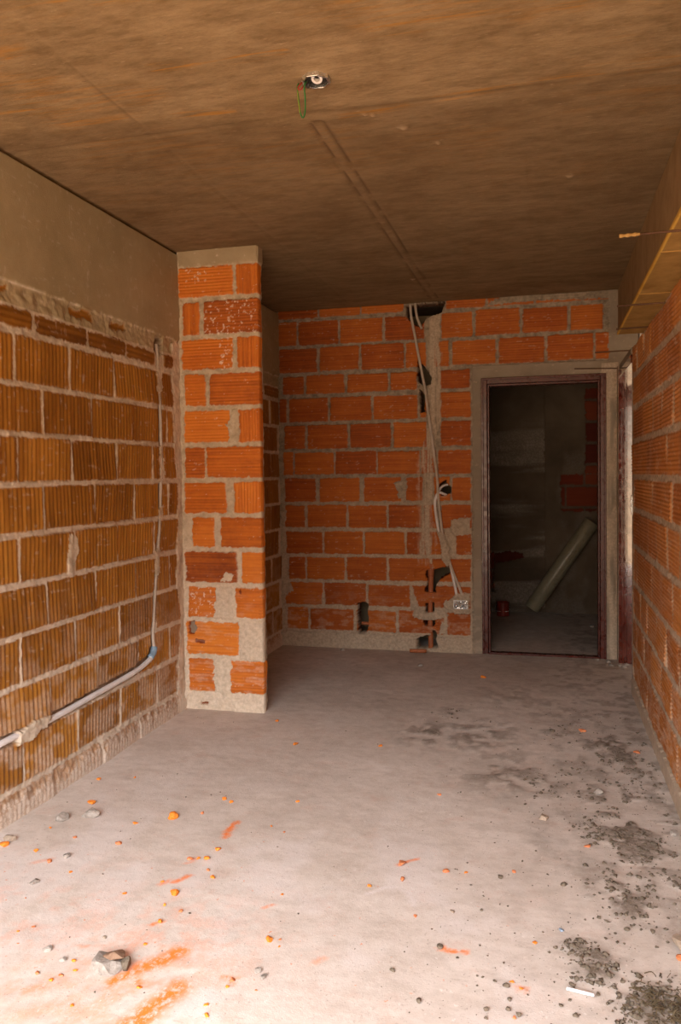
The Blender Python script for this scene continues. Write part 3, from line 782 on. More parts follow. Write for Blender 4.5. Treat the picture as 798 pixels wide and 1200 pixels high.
# ------------------------------------------------------------------ rear room behind the doorway
YR = 7.78
F = Field(span((-1.3, 1.3, .009)), span((-.02, H, .009)), 71)
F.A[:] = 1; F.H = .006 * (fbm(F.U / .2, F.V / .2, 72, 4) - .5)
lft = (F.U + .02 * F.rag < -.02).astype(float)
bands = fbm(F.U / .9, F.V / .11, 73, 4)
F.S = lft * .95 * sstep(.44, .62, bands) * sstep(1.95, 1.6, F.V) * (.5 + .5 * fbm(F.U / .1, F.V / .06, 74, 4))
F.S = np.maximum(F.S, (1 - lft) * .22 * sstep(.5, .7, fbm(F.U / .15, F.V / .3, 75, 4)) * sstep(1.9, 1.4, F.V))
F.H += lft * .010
def exposed(u0, u1, v0, v1):
    m = ((F.U + .04 * F.rag > u0) & (F.U + .04 * F.rag < u1) & (F.V + .03 * F.rag > v0) & (F.V + .03 * F.rag < v1)).astype(float)
    F.A = F.A * (1 - m); F.S *= (1 - m); F.H = np.where(m > .5, -.014, F.H)
    sel = F.M.copy(), F.H.copy(), F.T.copy()
    b0 = math.floor(v0 / .2) * .2
    v = b0
    while v < v1:
        off = .17 if int(round(v / .2)) % 2 else 0
        a = math.floor((u0 - off) / .34) * .34 + off
        while a < u1:
            F.brick(a + .006, a + .334, v + .012, v + .188, 'h', .02, .002, -.008); a += .34
        v += .2
    F.M = F.M * m + sel[0] * (1 - m); F.H = F.H * m + sel[1] * (1 - m)
exposed((0.350,1.752)[0], (0.569,1.747)[0], (0.349,1.315)[1], (0.351,2.109)[1])
exposed((0.126,1.117)[0], (0.463,1.115)[0], (0.125,0.964)[1], (0.126,1.310)[1])
exposed((-0.650,0.376)[0], (-0.495,0.379)[0], (-0.569,0.178)[1], (-0.567,0.559)[1])
F.hole([(-0.494,0.560), (-0.341,0.579), (-0.222,0.556), (-0.214,0.523), (-0.342,0.489), (-0.487,0.462)], .02, .02)
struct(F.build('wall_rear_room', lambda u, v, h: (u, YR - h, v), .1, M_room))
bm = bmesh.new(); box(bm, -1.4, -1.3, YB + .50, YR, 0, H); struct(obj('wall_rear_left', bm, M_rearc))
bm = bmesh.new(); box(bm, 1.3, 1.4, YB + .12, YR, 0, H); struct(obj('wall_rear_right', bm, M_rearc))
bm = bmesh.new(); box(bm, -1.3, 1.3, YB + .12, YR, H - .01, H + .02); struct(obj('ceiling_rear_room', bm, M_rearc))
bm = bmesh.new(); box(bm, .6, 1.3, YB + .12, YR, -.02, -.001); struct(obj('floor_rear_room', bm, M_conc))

# ------------------------------------------------------------------ room beyond the side doorway and the open front (behind the camera)
bm = bmesh.new(); box(bm, .63, 3.6, YB, YB + .12, 0, H); struct(obj('wall_side_back', bm, M_white))
bm = bmesh.new(); box(bm, 3.5, 3.6, YF, YB, 0, H); struct(obj('wall_side_right', bm, M_white))
bm = bmesh.new(); box(bm, .60, 3.6, YF, YB, -.02, -.003); struct(obj('floor_side', bm, M_floor))
bm = bmesh.new(); box(bm, .80, 3.6, YF, YB, H - .01, H + .02); struct(obj('ceiling_side', bm, M_white))
OX0, OX1, OZ = -1.95, .42, 2.25
bm = bmesh.new()
box(bm, -2.3, OX0, YF - .15, YF, 0, H); box(bm, OX1, .95, YF - .15, YF, 0, H); box(bm, OX0, OX1, YF - .15, YF, OZ, H)
box(bm, .95, 2.4, YF - .15, YF, OZ, H); box(bm, 2.4, 3.6, YF - .15, YF, 0, H)
struct(obj('wall_front', bm, M_conc))

# ------------------------------------------------------------------ conduits, pipes and boxes
def corr(r, p=.0075):
    return lambda s: r * (1 + .07 * math.sin(2 * PI * s / p))
def conduit(name, pts, r, mat, label, group=None):
    o = thing(name, label, 'conduit', pts[-1], group)
    bm = bmesh.new(); tube(bm, pts, corr(r), 10, .0022)
    t = obj('tube', bm, mat, o, smooth=True)
    t.matrix_parent_inverse = Matrix.Translation(-Vector(pts[-1]))
    return o
def put(o, parent):
    """keep world-space vertices of a child under an Empty that has a location"""
    o.parent = parent; o.matrix_parent_inverse = Matrix.Translation(-parent.location); return o

lc = conduit('conduit', [(XL - .004, 2.0, .30), (XL, 2.592, .319), (XL - .002, 2.859, .315), (XL + .002, 3.246, .330), (XL + .002, 3.60, .345), (XL + .002, 3.76, .368), (XL + .004, 3.80, .39)], .0125, M_pvc,
             'white corrugated conduit sunk in the left brick wall, running low and sideways')
bm = bmesh.new(); tube(bm, [(XL + .003, 3.785, .382), (XL + .004, 3.815, .402), (XL + .004, 3.828, .43)], .0175, 12, .006)
put(obj('elbow', bm, M_blue, None, smooth=True), lc)
conduit('conduit', [(XL + .003, 3.828, .425), (XL - .004, 3.830, .52), (XL - .004, 3.871, .78), (XL - .004, 3.935, 1.143), (XL - .002, 3.958, 1.514), (XL - .004, 3.946, 1.882), (XL - .006, 3.935, 2.05)], .0095, M_pvc_dusty,
        'thin pale conduit rising straight up the left brick wall beside the stub wall')

def B3(p, d): return (p[0], YB - d, p[1])
conduit('conduit', [B3((-0.987,2.627), -.02), B3((-0.975,2.506), .004), B3((-0.944,2.346), .018), B3((-0.908,2.142), .020), B3((-0.871,1.944), .022), B3((-0.856,1.817), .022), B3((-0.823,1.587), .022), B3((-0.805,1.428), .022), B3((-0.789,1.301), .020),
                B3((-0.783,1.173), .020), B3((-0.771,1.046), .022), B3((-0.752,0.887), .026), B3((-0.727,0.759), .026), B3((-0.703,0.677), .024), B3((-0.672,0.588), .020), B3((-0.636,0.499), .016), B3((-0.605,0.411), .006)],
        .0100, M_pvc_dusty, 'long grey conduit hanging down the rear brick wall from the ceiling to the steel box')
conduit('conduit', [B3((-0.724,1.167), -.03), B3((-0.743,1.180), -.01), B3((-0.778,1.192), .010), B3((-0.797,1.161), .020), B3((-0.807,1.110), .022), B3((-0.798,1.014), .020), B3((-0.777,0.893), .022), B3((-0.746,0.772), .016), B3((-0.706,0.689), .018),
                B3((-0.676,0.552), .016), B3((-0.648,0.410), .006)], .0100, M_pvc,
        'shorter white conduit looping from the round rear wall hole down to the steel box')
conduit('conduit', [B3((-0.948,2.618), -.02), B3((-0.942,2.561), .0), B3((-0.930,2.497), .014), B3((-0.911,2.446), .022), B3((-0.893,2.407), .026)], .0100, M_pvc_dusty,
        'short cut conduit end hanging from the ceiling hole above the rear wall')
conduit('conduit', [B3((-0.781,1.205), -.005), B3((-0.762,1.231), -.012), B3((-0.743,1.244), -.016), B3((-0.717,1.249), -.03)], .0085, M_pvc,
        'bent white conduit piece inside the round hole of the rear brick wall')

# steel outlet box set in mortar
c = (-0.623,0.359)
ob = thing('outlet_box', 'small shiny steel outlet box set in mortar on the rear wall beside the door', 'outlet box', (c[0], YB - .024, c[1] - .032))
bm = bmesh.new()
w, hh_ = .052, .032
box(bm, -w, w, -.004, .03, 0, .004); box(bm, -w, w, -.004, .03, 2 * hh_ - .004, 2 * hh_); box(bm, -w, -w + .004, -.004, .03, .004, 2 * hh_ - .004); box(bm, w - .004, w, -.004, .03, .004, 2 * hh_ - .004)
obj('rim', bm, M_steel, ob, bevel=.001)
bm = bmesh.new(); r = 7
for i in range(r):
    for j in range(4):
        pass
g = bmesh.ops.create_grid(bm, x_segments=14, y_segments=9, size=1)
rr = random.Random(3)
for v in bm.verts: v.co = Vector((v.co.x * (w - .004), .004 + rr.uniform(-.004, .004), hh_ + v.co.y * (hh_ - .004)))
obj('crumpled_cover', bm, M_steel, ob)

# terracotta coloured drain pipe in the broken bricks
cx = (-0.852,0.404)[0]
bp_ = thing('drain_pipe', 'upright terracotta coloured pipe standing in the broken rear wall bricks', 'pipe', (cx, YB + .03, 0))
bm = bmesh.new(); tube(bm, [(0, -.005, 0), (-.004, 0, .25), (.002, 0, .45), (.004, 0, .60)], .019, 16, .05); obj('tube', bm, M_brown, bp_, smooth=True)
bm = bmesh.new(); tube(bm, [(.003, 0, .56), (.006, -.004, .63), (.012, -.010, .66)], .0245, 16, .02); obj('socket', bm, M_brown, bp_, smooth=True)
p0, p1 = (-0.988,5.835), (-0.866,5.831)
st_ = thing('pipe_offcut', 'thin orange offcut lying on the floor at the foot of the terracotta pipe', 'pipe', (p0[0], p0[1], .02))
bm = bmesh.new(); tube(bm, [(0, -.02, .0), (p1[0] - p0[0], p1[1] - p0[1] - .02, .004)], .014, 10, .03); obj('tube', bm, M_brown, st_, smooth=True)
cxh = (-1.340,0.187)
st_ = thing('pipe_end', 'orange pipe end poking sideways into the tall black slot of the rear wall', 'pipe', (cxh[0], YB + .02, cxh[1]))
bm = bmesh.new(); tube(bm, [(-.045, 0, 0), (.02, 0, .0)], .013, 10, .01); obj('tube', bm, M_brown, st_, smooth=True)

# long pipe leaning in the rear room, and a red tin
pb_ = (-0.143,7.692); pt_ = (0.409,0.868)
a = Vector((pb_[0], pb_[1] - .05, .058)); b = Vector((pt_[0] * .985, YR - .10, pt_[1] + .0))
lp = thing('drain_pipe', 'long grey plastic pipe leaning against the wall of the dark rear room', 'pipe', a)
dr = (b - a); q_ = dr.to_track_quat('Z', 'Y'); Ln = dr.length
def ring_tube(bm, r0, r1, z0, z1, n=32):
    A = [[bm.verts.new((math.cos(2 * PI * k / n) * r, math.sin(2 * PI * k / n) * r, z)) for k in range(n)] for r, z in ((r0, z0), (r1, z0), (r1, z1), (r0, z1))]
    for i in range(4):
        P, Q = A[i], A[(i + 1) % 4]
        for k in range(n): bm.faces.new((P[k], P[(k + 1) % n], Q[(k + 1) % n], Q[k]))
bm = bmesh.new(); ring_tube(bm, .064, .071, 0, Ln); bm.transform(q_.to_matrix().to_4x4())
o = obj('barrel', bm, M_tube, lp, smooth=False, bevel=.0015)
for p in o.data.polygons: p.use_smooth = abs(p.normal.dot(dr.normalized())) < .5
bm = bmesh.new(); ring_tube(bm, .001, .0635, .012, .020); bm.transform(q_.to_matrix().to_4x4()); obj('end_plug', bm, M_tube, lp)
for zz, nm in ((.93, 'printed_line'),):
    bm = bmesh.new(); box(bm, -.002, .002, -.0718, -.0705, .05, Ln - .03)
    bm.transform(Matrix.Rotation(-.45, 4, 'Z')); bm.transform(q_.to_matrix().to_4x4()); obj('seam', bm, M_tube_in, lp)

cp = (-0.402,7.505)
can = thing('can', 'small dull red tin standing on the floor of the dark rear room', 'can', (cp[0], cp[1] + .03, 0))
def lathe(bm, prof, n=28):
    rows = [[bm.verts.new((r * math.cos(2 * PI * k / n), r * math.sin(2 * PI * k / n), z)) for k in range(n)] for r, z in prof]
    for A, B_ in zip(rows[:-1], rows[1:]):
        for k in range(n): bm.faces.new((A[k], A[(k + 1) % n], B_[(k + 1) % n], B_[k]))
    bm.faces.new(rows[0][::-1]); bm.faces.new(rows[-1])
bm = bmesh.new(); lathe(bm, [(.056, 0), (.059, .003), (.059, .008), (.056, .011), (.056, .05), (.0575, .053), (.056, .056), (.056, .118), (.059, .121), (.059, .127), (.055, .129), (.052, .124), (.050, .03)])
o = obj('body', bm, M_can, can)
bm = bmesh.new(); tube(bm, [(-.058, 0, .11), (-.066, -.03, .075), (-.05, -.05, .05), (.05, -.05, .05), (.066, -.03, .075), (.058, 0, .11)], .0022, 6, .01); obj('handle', bm, M_steel, can, smooth=True)

# ceiling light point
c = (-0.723,2.494)
cb = thing('ceiling_box', 'ceiling light point, a grey outlet box with a pale tube and dangling wires', 'light point', (c[0], c[1], H))
bm = bmesh.new()
n = 8
for (r0, r1, z0, z1) in ((.040, .047, -.014, .004),):
    A = [[bm.verts.new((.012 + math.cos(2 * PI * (k + .5) / n) * r, math.sin(2 * PI * (k + .5) / n) * r, z)) for k in range(n)] for r, z in ((r0, z0), (r1, z0), (r1, z1), (r0, z1))]
    for i in range(4):
        for k in range(n): bm.faces.new((A[i][k], A[i][(k + 1) % n], A[(i + 1) % 4][(k + 1) % n], A[(i + 1) % 4][k]))
obj('rim', bm, M_steel, cb, bevel=.001)
bm = bmesh.new(); r_ = bmesh.ops.create_circle(bm, cap_ends=True, segments=16, radius=.041)
bmesh.ops.translate(bm, verts=bm.verts[:], vec=(.012, 0, -.004)); obj('back_plate', bm, M_dark, cb)
bm = bmesh.new(); ring_tube(bm, .010, .018, -.016, .010, 20); bm.transform(Matrix.Translation((.020, -.012, 0)) @ Matrix.Rotation(-.5, 4, 'X')); obj('conduit_stub', bm, M_pvc, cb, bevel=.001)
bm = bmesh.new(); tube(bm, [(-.018, .005, -.004), (-.026, -.004, -.020), (-.024, -.004, -.062), (-.025, -.004, -.104), (-.032, -.005, -.122), (-.040, -.006, -.106), (-.047, -.006, -.05), (-.050, -.004, -.022), (-.046, .0, -.010)], .0023, 8, .004); obj('green_wire', bm, M_green, cb, smooth=True)
bm = bmesh.new(); tube(bm, [(-.048, -.004, -.02), (-.0475, -.006, -.05), (-.041, -.0065, -.106)], .0024, 8, .004); obj('yellow_stripe', bm, M_olive, cb, smooth=True)
bm = bmesh.new(); tube(bm, [(-.03, .0, -.006), (-.040, -.008, -.018), (-.046, -.010, -.030), (-.038, -.008, -.034), (-.030, -.004, -.022)], .0024, 8, .004); obj('red_wire', bm, M_redw, cb, smooth=True)
bm = bmesh.new(); tube(bm, [(-.012, .0, -.004), (-.018, -.010, -.024), (-.010, -.014, -.034), (-.004, -.010, -.02)], .003, 8, .004); obj('black_wire', bm, M_dark, cb, smooth=True)

# starter rods lying on the top course of the right wall
RODS = [((0.237,2.699), (0.403,2.667), 'nearest rusty rod over the right wall, yellowed tip in front of the beam', True),
        ((0.310,3.834), (0.536,3.724), 'second rusty rod from the front, crossing the beam underside over the right wall', False),
        ((0.356,4.448), (0.535,4.431), 'third rusty rod from the front, short, just above the end of the right wall', False),
        ((0.295,5.279), (0.519,5.194), 'rusty rod just in front of the lintel, above the side doorway', False),
        ((0.196,6.057), (0.511,6.170), 'straight black rod lying along the lintel above the rear doorway', False)]
for i, (p0, p1, lab, tip) in enumerate(RODS):
    x1 = .59
    o = thing('rebar_rod', lab, 'rod', (p0[0], p0[1], 2.082))
    if i == 4:
        p0 = (0.192,2.064); p1 = (0.491,2.054)
        o.location = (p0[0], YB - .018, p0[1])
        pts = [(0, 0, 0), (p1[0] - p0[0] + .02, 0, p1[1] - p0[1])]
    else:
        sl = (p1[1] - p0[1]) / max(p1[0] - p0[0], .05) * .3
        pts = [(0, 0, .0), (.5 * (x1 - p0[0]), .002, .003), (x1 - p0[0], .5 * sl * (x1 - p0[0]), .0)]
    bm = bmesh.new(); tube(bm, pts, lambda s: .0042 * (1 + .10 * math.sin(s * 700)), 8, .003); obj('bar', bm, M_rust, o, smooth=True)
    if tip:
        bm = bmesh.new(); tube(bm, [(-.012, 0, 0), (.05, 0, .001)], lambda s: .0058 * (1 + .2 * math.sin(s * 300)), 8, .003); obj('mortar_crust', bm, M_rust_tip, o, smooth=True)

# ------------------------------------------------------------------ debris on the floor
def noise_at(p, k):
    return float(vnoise(p.x + p.z * .7, p.y - p.z * .6, k))
def lump(name, x, y, sx, sy, sz, rot, seed, mat, label, cat, group=None, facet=.35, z=0):
    rg = random.Random(seed)
    bm = bmesh.new(); bmesh.ops.create_icosphere(bm, subdivisions=3, radius=1)
    cuts = [(Vector((rg.gauss(0, 1), rg.gauss(0, 1), rg.gauss(0, .8))).normalized(), rg.uniform(.38, .8)) for _ in range(11)]
    for v in bm.verts:
        p = v.co.copy()
        for nrm, dd in cuts:
            e = p.dot(nrm) - dd
            if e > 0: p -= nrm * e
        p *= 1 + .16 * (noise_at(p * 2.2, seed) - .5) + .14 * (noise_at(p * 6, seed + 9) - .5)
        v.co = Vector((p.x * sx, p.y * sy, p.z * sz))
    for v in bm.verts: v.co.z = max(v.co.z, -sz * .45)
    bm.transform(Matrix.Rotation(rot, 4, 'Z'))
    o = obj(name, bm, mat); o.location = (x, y, sz * .45 + z - .002)
    return tag(o, label, cat, group)

def px(p, w): return w * p[1] / 935.0 / 2
big = [  # point, width in px, depth ratio, height ratio, material, name, label
 ((-1.425,2.819), 15, .8, .55, M_chip, 'brick_chip', 'orange brick chip lying left of centre, farther back than the oval one', 'brick chip'),
 ((-1.161,2.298), 17, .6, .45, M_chip, 'brick_chip', 'flat oval orange brick chip in the middle of the left foreground', 'brick chip'),
 ((-0.779,2.123), 10, .9, .6, M_chip, 'brick_chip', 'round orange brick chip in the foreground right of the big grey rubble', 'brick chip'),
 ((-1.146,2.606), 12, .5, .45, M_chip, 'brick_chip', 'slim orange brick chip just behind a row of three small chips', 'brick chip'),
 ((-1.811,2.864), 14, .6, .45, M_chip, 'brick_chip', 'orange brick chip beside the long pale lump near the left wall', 'brick chip'),
 ((-1.518,2.567), 9, .7, .5, M_chip_d, 'brick_chip', 'dull orange brick chip in front of the long pale lump', 'brick chip'),
 ((-1.542,2.730), 8, .6, .5, M_chip, 'brick_chip', 'small orange brick chip left of the big one, behind it', 'brick chip'),
 ((-1.845,2.707), 17, .9, .8, M_stone, 'mortar_lump', 'pale angular mortar lump close to the foot of the left wall', 'mortar lump'),
 ((-1.750,2.761), 27, .5, .45, M_stone, 'mortar_lump', 'long flat pale mortar lump near the left wall', 'mortar lump'),
 ((-1.644,2.431), 11, .8, .6, M_stone, 'mortar_lump', 'small whitish mortar lump in front of the two lumps by the left wall', 'mortar lump'),
 ((-1.645,2.250), 13, .8, .6, M_stone, 'mortar_lump', 'pale mortar lump at the far left of the foreground', 'mortar lump'),
 ((-1.375,1.931), 12, .8, .7, M_stone, 'mortar_lump', 'pale mortar lump to the left of the big grey rubble piece', 'mortar lump'),
 ((-1.304,1.899), 9, .8, .7, M_stone, 'mortar_lump', 'little grey mortar lump between the big rubble and another pale lump', 'mortar lump'),
 ((-0.757,1.979), 10, .7, .6, M_stone, 'mortar_lump', 'grey mortar flake, left one of a touching pair in the foreground', 'mortar lump'),
 ((-0.735,1.958), 11, .8, .5, M_stone, 'mortar_lump', 'pale mortar flake, right one of a touching pair in the foreground', 'mortar lump'),
 ((-1.248,2.021), 6, .8, .7, M_stone_m, 'mortar_lump', 'small grey pebble just behind the big grey rubble piece', 'pebble'),
 ((-0.297,2.200), 7, .9, .8, M_stone_d, 'pebble', 'dark pebble at the end of an orange scratch on the floor', 'pebble'),
 ((-0.318,1.962), 7, 1., .8, M_stone_d, 'pebble', 'dark round pebble at the bottom centre of the floor', 'pebble'),
 ((-0.155,2.634), 7, .8, .7, M_stone_d, 'pebble', 'black pebble alone on the pale floor right of centre', 'pebble'),
 ((-0.283,2.392), 8, .7, .5, M_stone_m, 'pebble', 'grey flat pebble on the pale floor, near the middle', 'pebble'),
 ((-0.488,2.651), 11, .7, .4, M_chip_d, 'brick_chip', 'reddish orange brick chip with a short smear, centre of the floor', 'brick chip'),
 ((-0.466,2.544), 7, 1., .6, M_chip_d, 'brick_chip', 'brownish brick chip just in front of the smeared chip at centre', 'brick chip'),
 ((-0.331,2.633), 8, .8, .5, M_chip_d, 'brick_chip', 'small red brick chip right of the smeared chip at centre', 'brick chip'),
 ((0.205,3.422), 10, .8, .7, M_stone, 'mortar_lump', 'pale grey lump among the dark grit near the right wall', 'mortar lump'),
 ((-0.013,3.128), 14, .6, .5, M_stone_m, 'mortar_lump', 'yellowish grey lump at the edge of the dark grit', 'mortar lump'),
 ((0.448,3.093), 11, .8, .6, M_stone, 'mortar_lump', 'pale lump at the foot of the right wall', 'mortar lump'),
 ((0.171,4.234), 9, .6, .4, M_chip_d, 'brick_chip', 'orange chip at the back edge of the dark grit by the right wall', 'brick chip'),
 ((0.412,3.966), 8, .6, .4, M_chip_d, 'brick_chip', 'brown orange chip lying in the dark grit close to the right wall', 'brick chip'),
 ((0.135,2.924), 8, .8, .5, M_chip_d, 'brick_chip', 'pinkish chip left of the thickest dark grit', 'brick chip'),
 ((0.026,4.202), 8, .8, .6, M_stone_d, 'pebble', 'dark pebble on the grey floor in front of the doorway', 'pebble'),
 ((-1.422,4.060), 7, .7, .5, M_chip, 'brick_chip', 'orange chip nearest the foot of the stub wall', 'brick chip'),
 ((-1.213,3.728), 8, .6, .5, M_chip, 'brick_chip', 'orange chip right of and in front of the stub wall', 'brick chip'),
 ((-0.795,3.795), 7, .6, .4, M_chip, 'brick_chip', 'orange chip alone in the middle of the room', 'brick chip'),
 ((-0.408,5.230), 8, .6, .4, M_chip, 'brick_chip', 'orange chip on the floor in front of the doorway sill', 'brick chip'),
 ((-0.859,5.456), 7, .6, .4, M_stone, 'mortar_lump', 'white crumb on the floor in front of the terracotta pipe', 'mortar lump'),
 ((-1.503,5.818), 6, .7, .6, M_stone, 'mortar_lump', 'white crumb at the foot of the rear brick wall', 'mortar lump'),
 ((0.373,7.109), 6, .8, .7, M_stone, 'mortar_lump', 'white crumb on the floor of the dark rear room', 'mortar lump'),
 ((0.037,2.365), 9, .5, .3, M_bluechip, 'plastic_chip', 'small blue grey chip on the floor beside the dark grit', 'chip'),
 ((-1.932,2.499), 22, .6, .5, M_stone_m, 'mortar_lump', 'brown lump against the foot of the left wall at the picture edge', 'mortar lump'),
 ((-1.920,2.460), 16, .6, .4, M_chip, 'brick_chip', 'orange brick chip in front of the brown lump at the left wall', 'brick chip'),
]
for i, (p, w, dr_, hr, m_, nm, lab, cat) in enumerate(big):
    s = px(p, w) * 1.15
    lump(nm, p[0], p[1], s, s * dr_ * 1.4, s * hr, (i * .37) % .8 - .4, 100 + i, m_, lab, cat)
small = [(237,953), (262.7,936), (270.7,939.6), (223,1006.5), (232,1006), (242,1006), (244,1019), (250,1028), (193,1060), (212.6,1067), (187,1080), (349,939), (328,1100.5), (327,1109),
         (267,1155.6), (272,1148), (241,1177), (242,1190), (88,981), (59,970), (42,997), (58,1009.5), (82.7,1022), (146,1047), (39,1086), (170,1106), (88,1137), (44,1140), (163,1157), (87,1125)]
SM = [(-1.327,2.874), (-1.297,3.026), (-1.257,3.003), (-1.210,2.517), (-1.185,2.526), (-1.156,2.532), (-1.118,2.461), (-1.080,2.417), (-1.160,2.225), (-1.093,2.206), (-1.130,2.135), (-0.991,3.069), (-0.749,2.133), (-0.740,2.099),
      (-0.813,1.900), (-0.813,1.928), (-0.840,1.820), (-0.821,1.782), (-1.702,2.574), (-1.840,2.623), (-1.778,2.446), (-1.682,2.388), (-1.567,2.338), (-1.316,2.256), (-1.486,2.023), (-1.118,2.021), (-1.243,1.866), (-1.336,1.833), (-1.038,1.842), (-1.272,1.906),
      (-1.477,1.940), (-1.516,1.993), (-1.168,1.738), (-1.612,2.160), (-1.234,2.352), (-1.020,2.827), (-0.956,2.790), (-1.924,3.101), (-1.778,3.155), (-0.736,1.903), (-0.823,2.367), (-1.283,1.816), (-1.267,1.838)]
SW = [7, 7, 7, 9, 6, 9, 6, 8, 6, 8, 9, 6, 5, 5, 7, 9, 7, 9, 7, 5, 8, 9, 6, 7, 7, 7, 8, 8, 8, 7, 4, 5, 7, 4, 6, 4, 4, 8, 5, 4, 5, 7, 8]
for i, (p, w) in enumerate(zip(SM, SW)):
    s = px(p, w)
    lump('brick_crumb', p[0], p[1], s, s * 1.1, s * .55, i * .7, 300 + i, M_chip if i % 3 else M_chip_d, 'tiny orange brick crumb strewn over the pale left foreground floor', 'brick crumb', 'orange brick crumbs')
SR = [(-0.267,2.642), (-0.112,2.685), (-0.068,2.070), (-0.082,1.954), (-0.037,2.287), (-0.388,2.343), (-0.564,2.482), (-0.437,3.267), (-0.093,2.093), (0.206,2.020)]
for i, p in enumerate(SR):
    s = px(p, 6)
    lump('brick_crumb', p[0], p[1], s, s * 1.2, s * .5, i * .7, 360 + i, M_chip_d if i % 2 else M_chip, 'small reddish brick crumb on the floor right of the middle', 'brick crumb', 'reddish brick crumbs at right')
SD = [(-0.198,2.422), (-0.407,2.066), (-0.105,2.069), (-0.096,2.019), (-0.152,1.969), (-0.148,1.935), (-0.097,1.982), (-0.071,1.963), (-0.136,2.083), (0.059,2.115), (0.053,2.051), (0.029,2.026), (0.065,1.995), (0.147,2.460), (0.047,2.631), (0.159,2.351), (0.189,2.161), (0.213,2.148), (0.121,2.091), (0.222,2.409), (0.295,2.341), (0.291,2.417)]
for i, p in enumerate(SD):
    s = px(p, 5 + (i * 7 % 5))
    lump('mortar_crumb', p[0], p[1], s, s * 1.1, s * .7, i * .9, 400 + i, M_stone_d, 'dark grey mortar crumb on the floor at the lower right', 'mortar crumb', 'dark mortar crumbs at the lower right')
WB = [(0.341,5.858), (0.407,5.820), (0.423,5.722), (0.477,5.708), (0.509,5.690), (0.532,5.769)]
for i, p in enumerate(WB):
    s = px(p, 7)
    lump('plaster_crumb', p[0], p[1], s, s, s * .6, i, 440 + i, M_stone, 'white plaster crumb at the foot of the strip between the two door frames', 'plaster crumb', 'white crumbs between the door frames')

# big rubble piece: pale mortar with a brown brick shard on top
c = (-1.165,1.904)
rb_ = thing('rubble_piece', 'biggest rubble piece, pale mortar with a brown broken top, beside orange dust', 'rubble', (c[0], c[1], 0))
o = lump('mortar_body', 0, 0, .074, .056, .020, .3, 501, M_stone, 'x', 'x'); o.parent = rb_
for k in ('label', 'category'): del o[k]
o = lump('brick_shard', .012, .018, .050, .032, .016, -.1, 507, M_shard, 'x', 'x', z=.016); o.parent = rb_
for k in ('label', 'category'): del o[k]
o = lump('dark_corner', .048, .004, .018, .030, .022, .5, 508, M_stone_d, 'x', 'x', z=.004); o.parent = rb_
for k in ('label', 'category'): del o[k]
# block at the right edge
c = (0.352,2.322)
rb_ = thing('rubble_piece', 'grey rubble block with a red underside at the right edge of the picture', 'rubble', (c[0] + .02, c[1], 0))
o = lump('mortar_body', 0, 0, .050, .050, .030, .3, 511, M_stone_m, 'x', 'x', z=.012); o.parent = rb_
for k in ('label', 'category'): del o[k]
o = lump('brick_base', .01, -.02, .046, .040, .014, .3, 513, M_chip_d, 'x', 'x'); o.parent = rb_
for k in ('label', 'category'): del o[k]

# white plastic stick
p0, p1 = (0.045,2.087), (0.112,2.076)
o = thing('plastic_stick', 'thin white plastic stick lying on the floor at the lower right', 'stick', (p0[0], p0[1], .006))
bm = bmesh.new(); tube(bm, [(0, 0, 0), (p1[0] - p0[0], p1[1] - p0[1], 0)], .0042, 10, .02); obj('shaft', bm, M_stick, o, smooth=True)
# matted dark debris in the corner
bm = bmesh.new(); rg = random.Random(8); c = (0.284,2.064)
for _ in range(150):
    x, y = rg.gauss(0, .045), rg.gauss(0, .05); a_ = rg.uniform(0, 6.28); l = rg.uniform(.01, .035); z0 = abs(rg.gauss(0, .008)) + .002
    tube(bm, [(x, y, z0), (x + l * .5 * math.cos(a_), y + l * .5 * math.sin(a_), z0 + rg.uniform(0, .008)), (x + l * math.cos(a_ + .4), y + l * math.sin(a_ + .4), max(.002, z0 - .004))], rg.uniform(.0007, .0018), 4, .02)
o = obj('debris_clump', bm, M_twig); o.location = (c[0], c[1], 0)
tag(o, 'matted clump of dark dried debris at the lower right of the floor', 'debris', kind='stuff')

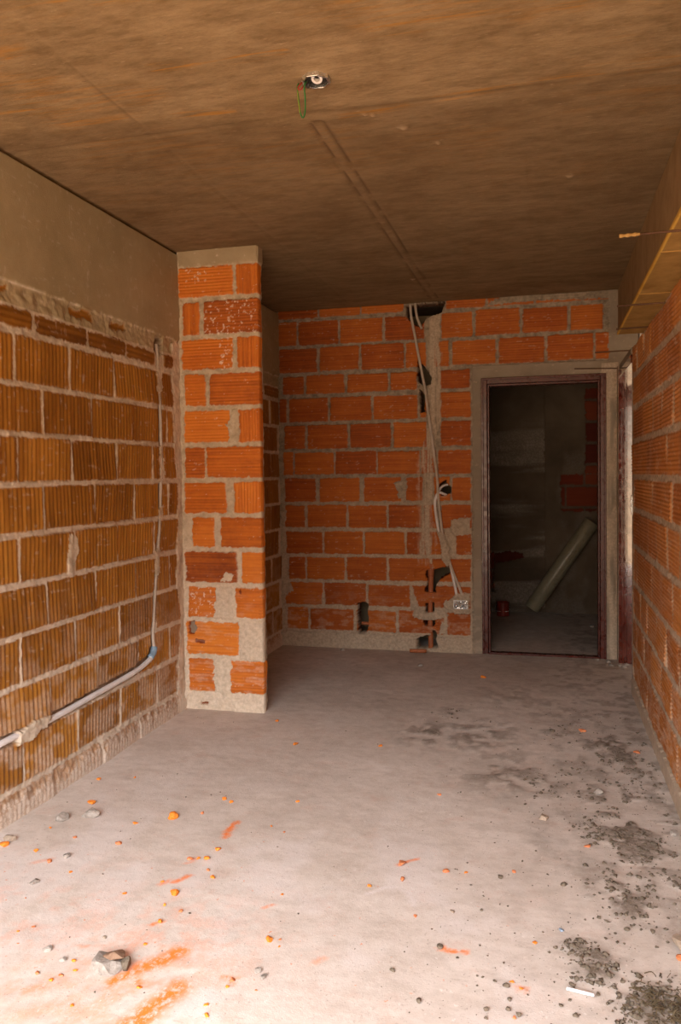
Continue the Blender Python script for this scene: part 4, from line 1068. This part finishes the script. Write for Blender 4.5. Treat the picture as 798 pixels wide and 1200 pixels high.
# ------------------------------------------------------------------ daylight
w = bpy.data.worlds.new('daylight'); sc.world = w; w.use_nodes = True
nt = w.node_tree; nt.nodes.clear()
wo = nt.nodes.new('ShaderNodeOutputWorld'); bg = nt.nodes.new('ShaderNodeBackground')
tc = nt.nodes.new('ShaderNodeTexCoord'); sp = nt.nodes.new('ShaderNodeSeparateXYZ'); mr = nt.nodes.new('ShaderNodeMapRange')
mr.inputs['From Min'].default_value = -1; mr.inputs['From Max'].default_value = 1
rp = nt.nodes.new('ShaderNodeValToRGB'); e = rp.color_ramp.elements
WS = [(0.0, (.26, .17, .09)), (.47, (.18, .122, .074)), (.53, (.11, .088, .067)), (.60, (.14, .125, .112)), (.69, (.95, .95, .96)), (.77, (.78, .79, .81)), (1.0, (.40, .42, .46))]
while len(e) < len(WS): e.new(.5)
for k, (p, c) in enumerate(WS): e[k].position = p; e[k].color = (*c, 1)
nt.links.new(tc.outputs['Generated'], sp.inputs[0]); nt.links.new(sp.outputs['Z'], mr.inputs['Value']); nt.links.new(mr.outputs[0], rp.inputs[0])
nt.links.new(rp.outputs[0], bg.inputs['Color']); bg.inputs['Strength'].default_value = 15.2
nt.links.new(bg.outputs[0], wo.inputs[0])
def portal(name, x0, x1, z0, z1):
    ld = bpy.data.lights.new(name, 'AREA'); ld.shape = 'RECTANGLE'; ld.size = x1 - x0; ld.size_y = z1 - z0
    ld.cycles.is_portal = True
    o = bpy.data.objects.new(name, ld); COL.objects.link(o)
    o.location = ((x0 + x1) / 2, YF - .08, (z0 + z1) / 2); o.rotation_euler = (PI / 2, 0, 0)   # shines towards +Y
    return o
portal('window_daylight', OX0, OX1, 0, OZ)
portal('window_daylight', .95, 2.4, 0, OZ)

# ------------------------------------------------------------------ camera
cd = bpy.data.cameras.new('camera'); cam = bpy.data.objects.new('camera', cd); COL.objects.link(cam)
yaw, pitch, roll = .2537, -.0326, -.0119
cy, sy_, cp_, sp_ = math.cos(yaw), math.sin(yaw), math.cos(pitch), math.sin(pitch)
fwd = Vector((-sy_ * cp_, cy * cp_, sp_)); right = Vector((cy, sy_, 0)); up = right.cross(fwd)
r2 = right * math.cos(roll) + up * math.sin(roll); u2 = -right * math.sin(roll) + up * math.cos(roll)
m = Matrix((r2, u2, -fwd)).transposed().to_4x4(); m.translation = Vector((0, 0, 1.3366)); cam.matrix_world = m
cd.sensor_fit = 'VERTICAL'; cd.sensor_height = 36; cd.lens = 28.0; cd.shift_y = -13.85 / 1200; cd.clip_start = .02
sc.camera = cam
sc.view_settings.view_transform = 'Standard'; sc.view_settings.look = 'None'; sc.view_settings.gamma = 1
sc.view_settings.use_curve_mapping = False; sc.view_settings.exposure = 1.0
sc.cycles.max_bounces = 10; sc.cycles.diffuse_bounces = 7
sc.cycles.use_denoising = True
